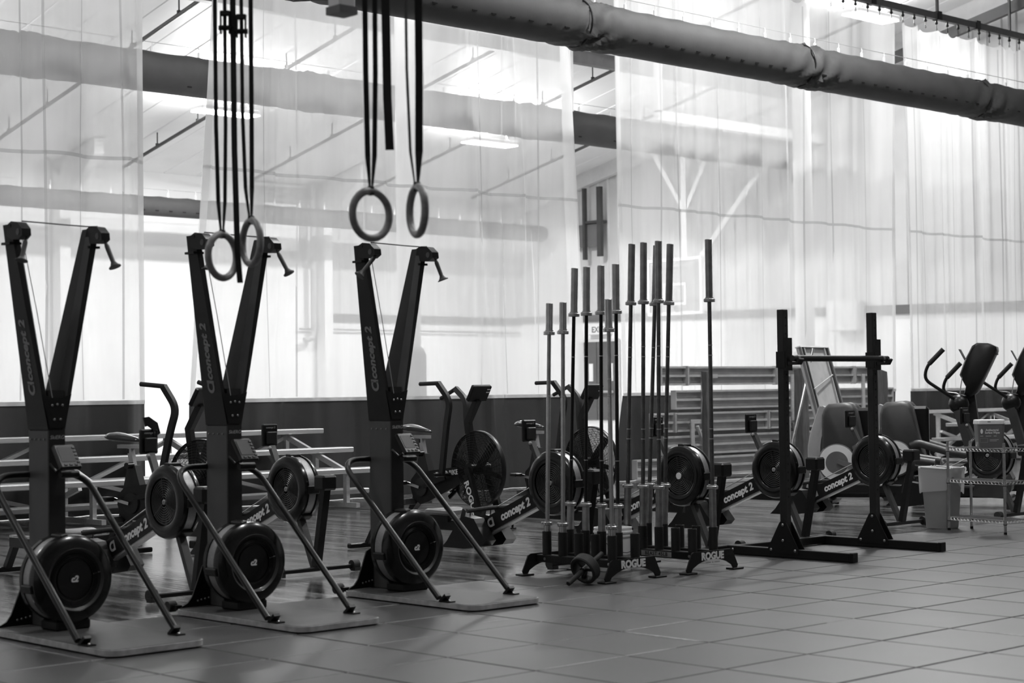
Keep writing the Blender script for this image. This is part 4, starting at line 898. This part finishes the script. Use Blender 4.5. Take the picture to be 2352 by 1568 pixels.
# ------------------------------------------------------------------ wire shelf with tub of wipes
WS = thing('wire_shelf', 'small chrome wire shelf on four posts at the right edge', 'shelf', (6.65, 3.73, 0), rz=math.radians(-12.5))
for x in (-.135, .135):
    for y in (-.325, .325):
        p = MB().cyl((x, y, .01), (x, y, .765), .0115, n=12).build('post', 'chrome', WS); MB().cyl((x, y, 0), (x, y, .02), .014, n=10).build('post_foot', 'black_plastic', p)
        for z in (.105, .43, .705): MB().cyl((x, y, z-.02), (x, y, z+.015), .0165, .015, 12).build('collar', 'chrome', p); MB().cyl((x, y, z-.026), (x, y, z-.02), .0168, n=12).build('collar_band', 'black_plastic', p)
for z in (.115, .44, .715):
    f = MB()
    for zz in (z, z-.026): f.tube([(-.135, -.325, zz), (.135, -.325, zz), (.135, .325, zz), (-.135, .325, zz)], .003, 6, closed=True)
    s_ = f.build('shelf_rim', 'chrome', WS)
    g = MB(); y = -.3
    while y < .31: g.tube([(-.135, y, z+.003), (.135, y, z+.003)], .0016, 4); y += .026
    for x in (-.06, .06): g.tube([(x, -.325, z-.001), (x, .325, z-.001)], .0022, 4)
    for x in (-.135, .135):
        k = 0; y = -.31; pts = []
        while y < .315: pts.append((x, y, z if k % 2 else z-.026)); y += .02; k += 1
        g.tube(pts, .0015, 4)
    for y in (-.325, .325): g.tube([(-.12+.02*k, y, z if k % 2 else z-.026) for k in range(13)], .0015, 4)
    g.build('wire_deck', 'chrome', s_, kind='stuff')
t = thing('wipes_tub', 'grey tub of antibacterial wipes with white lid on the wire shelf', 'tub', (6.665, 3.71, .719), rz=math.radians(-12.5))
t.rotation_euler = (0, 0, math.radians(-46)); t.scale = (.84, .84, 1)
loft(MB(), [rr_loop(.122, .1, .03, 0), rr_loop(.125, .103, .03, .006), rr_loop(.138, .115, .034, .2)], True, True).build('tub_body', 'wipe_tub', t)
ld_ = loft(MB(), [rr_loop(.142, .119, .036, .2), rr_loop(.144, .121, .036, .205), rr_loop(.14, .117, .036, .235), rr_loop(.13, .107, .034, .238)], True, True).build('lid', 'white_paint', t)
MB().box(-.04, -.01, -.121, -.118, .218, .224).build('lid_tab', 'mid_grey', ld_); MB().tube([(.05, -.02, .236), (.05, -.02, .275)], .004, 6).build('wipe_tip', 'off_white', ld_)
lean = math.atan2(.0125, .194)
def TF(x, z): return face_M((x, -.1038-.062*z, z), (1, 0, 0), (0, -math.sin(lean), math.cos(lean)))
for body, x, z, sz, m_ in (('Antibacterial', .005, .15, .0255, 'print_white'), ('Surface Wipes', .007, .128, .0255, 'print_white')): text('lettering', body, sz, m_, t, TF(x, z), bold=.0006 if sz > .02 else 0)
for a in ((-.115, -.085, .096, .103), (-.06, -.005, .096, .103), (.02, .05, .096, .103), (-.02, .07, .066, .071), (-.02, .05, .055, .06)): MB().box(a[0], a[1], 0, a[3]-a[2], 0, .001, TF(0, a[2])).build('small_print', 'light_grey', t)
MB().lathe([(0, .001), (.013, .001), (.013, 0)], TF(-.1, .14) @ Matrix.Diagonal((1, 1.6, 1, 1)), 20).build('label_mark', 'print_white', t)
for a in ((-.115, -.04, .045, .0465), (-.115, -.04, .08, .0815), (-.115, -.1135, .045, .0815), (-.0415, -.04, .045, .0815)): MB().box(a[0], a[1], 0, a[3]-a[2], 0, .001, TF(0, a[2])).build('label_frame', 'light_grey', t)
# ------------------------------------------------------------------ elliptical trainers
def make_elliptical():
    t = thing('elliptical_trainer', '', 'elliptical trainer'); t['group'] = 'elliptical trainers'
    for s, off in ((-1, 0), (1, 0)):
        x0, x1 = (-.24, -.05) if s < 0 else (.05, .24)
        P = [(.17, .42), (.16, .96), (.14, 1.03), (.09, 1.075), (-.08, 1.09), (-.15, 1.075), (-.2, 1.02), (-.27, .7), (-.33, .5), (-.4, .42), (-.2, .3), (.1, .3)]
        # rounded shell: two loops per side
        mb = MB(); n = len(P); cyy = sum(p[0] for p in P)/n; czz = sum(p[1] for p in P)/n
        loops = []
        for xx, k in ((x0, .86), (x0+.03, .97), (x0+.06, 1), (x1-.03, 1), (x1, .93)) if s < 0 else ((x0, .93), (x0+.03, 1), (x1-.06, 1), (x1-.03, .97), (x1, .86)):
            loops.append([(xx, cyy+(p[0]-cyy)*k, czz+(p[1]-czz)*k) for p in P])
        loft(mb, loops, True, True).build('side_shroud', 'shroud', t, ang=50)
        D = rot('Y', -s*PI/2) if True else None
        M_ = T(s*.2, 0, .464) @ rot('Y', s*PI/2)
        MB().lathe([(.2, -.02), (.205, .03), (.19, .05), (.12, .052)], M_, 40).build('disc_rim', 'shroud_light', t)
        MB().lathe([(.118, .053), (.187, .0515)], M_, 40).build('disc_ring', 'off_white', t); MB().lathe([(0, .0525), (.118, .0535)], M_, 40).build('disc_centre', 'shroud_light', t)
        # link arm and pedal
        MB().tube(fillet([(s*.26, -.18, .6), (s*.27, -.26, .63), (s*.27, -.62, .52), (s*.26, -1.0, .46)], .1), [.05]*1+[.045]*12+[.035]*1 if False else .042, 12).build('link_arm', 'shroud', t)
        pd = MB().prism([(.0, .46), (-.02, .5), (-.06, .485), (-.36, .41), (-.44, .42), (-.5, .44), (-.52, .41), (-.44, .35), (-.3, .36), (-.1, .42)], 'x', s*.2-.08, s*.2+.08).build('pedal', 'shroud_light', t)
        MB().box(s*.2-.07, s*.2+.07, -.36, -.08, .435, .44, T(0, 0, 0)).build('pedal_grip', 'rubber_black', pd)
        # upper joint, swing arm, handle
        FO = .12; hy, hz = (0, 0) if s < 0 else (-.12, -.14)
        MB().ball((s*.15, -1.36+FO, 1.06), .1, 20, (.85, 1.05, 1)).build('pivot_cover', 'black_plastic', t)
        MB().tube([(s*.19, -1.36+FO, 1.0), (s*.21, -1.44+FO, .72), (s*.22, -1.5+FO, .5)], 0, sq=(.03, .045)).build('swing_arm', 'shroud', t)
        MB().lathe([(0, .36), (.07, .36), (.075, .42), (.06, .52), (.03, .54), (0, .54)], T(s*.22, -1.52+FO, -.02), 20).build('arm_boot', 'shroud', t)
        h = fillet([(s*.19, -1.34+FO, 1.1), (s*.25, -1.2+FO+hy, 1.2+hz*.3), (s*.27, -1.03+FO+hy, 1.32+hz), (s*.26, -1.06+FO+hy, 1.46+hz), (s*.24, -1.22+FO+hy, 1.62+hz)], .09)
        hb_ = MB().tube(h, .017, 10).build('handle_bar', 'black_paint', t); MB().tube([(s*.2575, -1.08+FO+hy, 1.475+hz), (s*.24, -1.225+FO+hy, 1.625+hz)], .0245, 12).build('grip', 'rubber_black', hb_)
    MB().box(-.05, .05, -.35, .16, .3, 1.03, c=.03).build('tower_core', 'black_plastic', t)
    for s in (-1, 1): MB().tube(fillet([(s*.12, .2, .12), (s*.15, .3, .6), (s*.1, .16, 1.04)], .2), 0, sq=(.02, .045)).build('rear_trim', 'light_grey', t)
    MB().box(-.2, .2, -.35, .18, .1, .32, c=.04).build('rear_base', 'black_satin', t); MB().box(-.3, .3, .05, .16, .02, .1, c=.03).build('rear_stabiliser', 'black_paint', t)
    MB().box(-.07, .07, -1.6, -.2, .1, .22, c=.02).build('base_rail', 'black_paint', t)
    P = [(-1.35, .12), (-1.4, .3), (-1.48, .42), (-1.7, .42), (-1.76, .3), (-1.74, .18), (-1.66, .1)]
    fs = MB().prism(P, 'x', -.17, .17).build('front_shroud', 'shroud', t)
    M_ = T(-.171, -1.6, .3) @ rot('Y', -PI/2)
    MB().torus((0, 0, 0), .036, .005, M_, 24, 5).build('emblem_ring', 'light_grey', fs); MB().tube([M_ @ Vector(p) for p in ((.024, -.012, 0), (.008, .012, 0), (-.004, -.01, 0), (-.022, .014, 0))], .004, 5).build('emblem', 'light_grey', fs)
    MB().tube([(-.32, -1.72, .09), (.32, -1.72, .09)], .035, 12).build('front_stabiliser', 'black_paint', t)
    for x in (-.28, .28):
        for y in (-1.72, .1): MB().cyl((x, y, 0), (x, y, .07), .025, n=12).build('foot', 'rubber_black', t)
    MB().tube([(0, -1.55+FO, .4), (0, -1.5+FO, .8), (0, -1.46+FO, 1.15)], 0, sq=(.06, .05)).build('mast', 'black_satin', t)
    MB().box(-.13, .13, -1.45+FO, -1.3+FO, 1.02, 1.14, c=.03).build('pivot_housing', 'black_plastic', t)
    # console head, tilted
    P = [(-1.37, 1.36), (-1.42, 1.5), (-1.5, 1.655), (-1.55, 1.685), (-1.66, 1.68), (-1.74, 1.64), (-1.745, 1.6), (-1.62, 1.34), (-1.54, 1.18), (-1.47, 1.13), (-1.41, 1.16), (-1.43, 1.24)]
    mb = MB(); n = len(P); cyy = sum(p[0] for p in P)/n; czz = sum(p[1] for p in P)/n
    loft(mb, [[(xx, FO+cyy+(p[0]-cyy)*k, czz+(p[1]-czz)*k) for p in P] for xx, k in ((-.15, .9), (-.13, 1), (.13, 1), (.15, .9))], True, True); cs = mb.build('console', 'black_plastic', t, ang=40)
    MB().box(-.1, .1, 0, .006, -.1, .14, T(0, -1.43+FO, 1.5) @ rot('X', math.radians(-27))).build('display', 'screen', cs); MB().box(-.1, .1, -.02, .02, 1.56, 1.6, T(0, -1.72+FO, 0)).build('rear_vent', 'charcoal', cs)
    MB().tube([(-.14, -1.4+FO, 1.36), (-.14, -1.36+FO, 1.1), (-.1, -1.42+FO, .9)], .006, 6).build('cable', 'light_grey', t)
    return t
el = make_elliptical(); el.location = (8.63, 6.70, 0); el.rotation_euler = (0, 0, math.radians(26.6)); el['label'] = 'dark elliptical trainer behind the squat rack, pale ring on its rear disc'
dup(el, 'dark elliptical trainer at the right edge, behind the waste bin', (9.9, 6.86, 0), math.radians(26.6))
# ------------------------------------------------------------------ gymnastic rings on straps
def ring(label, c_, ang, group, straps):
    # straps: (offset along the picture, half width, twist) of each webbing run above the ring
    t = thing('gymnastic_ring', label, 'gymnastic ring', c_, group=group)
    MB().torus((0, 0, 0), .101, .0165, rot('Z', ang) @ rot('X', PI/2), 48, 14).build('ring', 'ring_wood', t)
    e = view_x(); H_ = STOP-c_[2]
    for off, hw, tw in straps:
        wd = Vector((e.x*math.cos(tw)-e.y*math.sin(tw), e.x*math.sin(tw)+e.y*math.cos(tw), 0)); w0 = Vector((e.x*.3-e.y, e.y*.3+e.x, 0)).normalized()
        pts = [(e*off*.25+Vector((0, 0, .085)), w0), (e*off*.3+Vector((0, 0, .13)), w0), (e*off*.7+Vector((0, 0, .25)), wd), (e*off+Vector((0, 0, .6)), wd), (e*off*1.15+Vector((0, 0, H_)), wd)]
        V = []
        for p, w_ in pts:
            w_ = w_.normalized(); th = Vector((-w_.y, w_.x, 0))*.0016; V += [tuple(p-w_*hw-th), tuple(p+w_*hw-th), tuple(p+w_*hw+th), tuple(p-w_*hw+th)]
        F = [(k*4+i, k*4+(i+1) % 4, k*4+4+(i+1) % 4, k*4+4+i) for k in range(len(pts)-1) for i in range(4)]
        MB().add(V, F).build('strap', 'strap', t, ang=20)
    MB().box(-.011, .011, -.014, .014, .082, .122, rot('Z', ang), c=.004).build('strap_loop', 'strap', t)
    return t
def strip(parent, pts, hw, wdir, name='strap_tail'):
    V = []; wd = Vector(wdir).normalized(); th = Vector((-wd.y, wd.x, 0))*.0015
    for p in pts:
        p = Vector(p); V += [tuple(p-wd*hw-th), tuple(p+wd*hw-th), tuple(p+wd*hw+th), tuple(p-wd*hw+th)]
    F = [(k*4+i, k*4+(i+1) % 4, k*4+4+(i+1) % 4, k*4+4+i) for k in range(len(pts)-1) for i in range(4)]+[(3, 2, 1, 0), tuple((len(pts)-1)*4+i for i in range(4))]
    MB().add(V, F).build(name, 'strap', parent, ang=20)
def view_x(): return Vector((rt.x, rt.y, 0))
va = math.atan2(rt.y, rt.x)     # ring planes are turned from the picture plane
STOP = 4.45
r1 = ring('left ring of the left pair, low in front of the middle ski machine', (-2.10, 2.315, 1.895), va+math.radians(60), 'rings on black straps, left pair', ((-.024, .0095, .2), (.02, .0085, .3)))
r2 = ring('right ring of the left pair, in front of the middle ski machine', (-2.0, 2.225, 1.958), va-math.radians(58), 'rings on black straps, left pair', ((-.036, .0085, .3), (.006, .0105, .2)))
r3 = ring('left ring of the right pair, above the right ski machine', (-2.006, 1.337, 2.013), va+math.radians(44), 'rings on black straps, right pair', ((-.016, .0115, .2), (.025, .0105, .2)))
r4 = ring('narrow-looking ring of the right pair, above the right ski machine', (-1.90, 1.157, 2.021), va+math.radians(-68), 'rings on black straps, right pair', ((-.038, .007, .9), (.014, .0165, .25)))
e_ = view_x(); u_ = Vector((0, 0, 1))
strip(r1, [e_*.081-u_*.125, e_*.07+u_*.02, e_*.06+u_*.5, e_*.055+u_*2.5], .0135, e_)
strip(r3, [e_*.083+u_*.275, e_*.075+u_*.5, e_*.06+u_*2.4], .0185, e_)
for o, zz in ((r1, 1.06), (r2, .98)):
    q_ = (.022 if o is r1 else -.038); Mb = rot('Z', va) @ T(q_, 0, 0)
    b_ = MB().box(-.024, -.016, -.012, .012, zz-.03, zz+.075, Mb, c=.003).box(.016, .024, -.012, .012, zz-.03, zz+.075, Mb, c=.003).box(-.024, .024, -.012, .012, zz+.055, zz+.08, Mb, c=.004).build('buckle', 'black_plastic', o); MB().cyl(Mb @ Vector((-.03, 0, zz)), Mb @ Vector((.03, 0, zz)), .012, n=10).build('buckle_roller', 'black_plastic', b_)
# overhead rig that carries the straps, with a bracket reaching into view
t = thing('ring_rig', 'steel rig beam overhead with a pale bracket hanging into the top of the picture', 'rig', (-1.95, 1.7, 4.4))
MB().box(-.05, .05, -2.2, 2.2, .05, .15, c=.006).build('beam', 'light_grey', t)
br = MB().box(-.045, .045, -.045, .045, -1.45, .05, T(.022, -.076, 0), c=.008).build('bracket', 'off_white', t); MB().box(-.05, .05, -.05, .05, -1.475, -1.44, T(.022, -.076, 0)).build('bracket_end', 'mid_grey', br)
for y in (-2, 2): MB().tube([(0, y, .1), (0, y, roof_z(1.7+y)-4.4)], .02, 8).build('hanger_rod', 'light_grey', t)
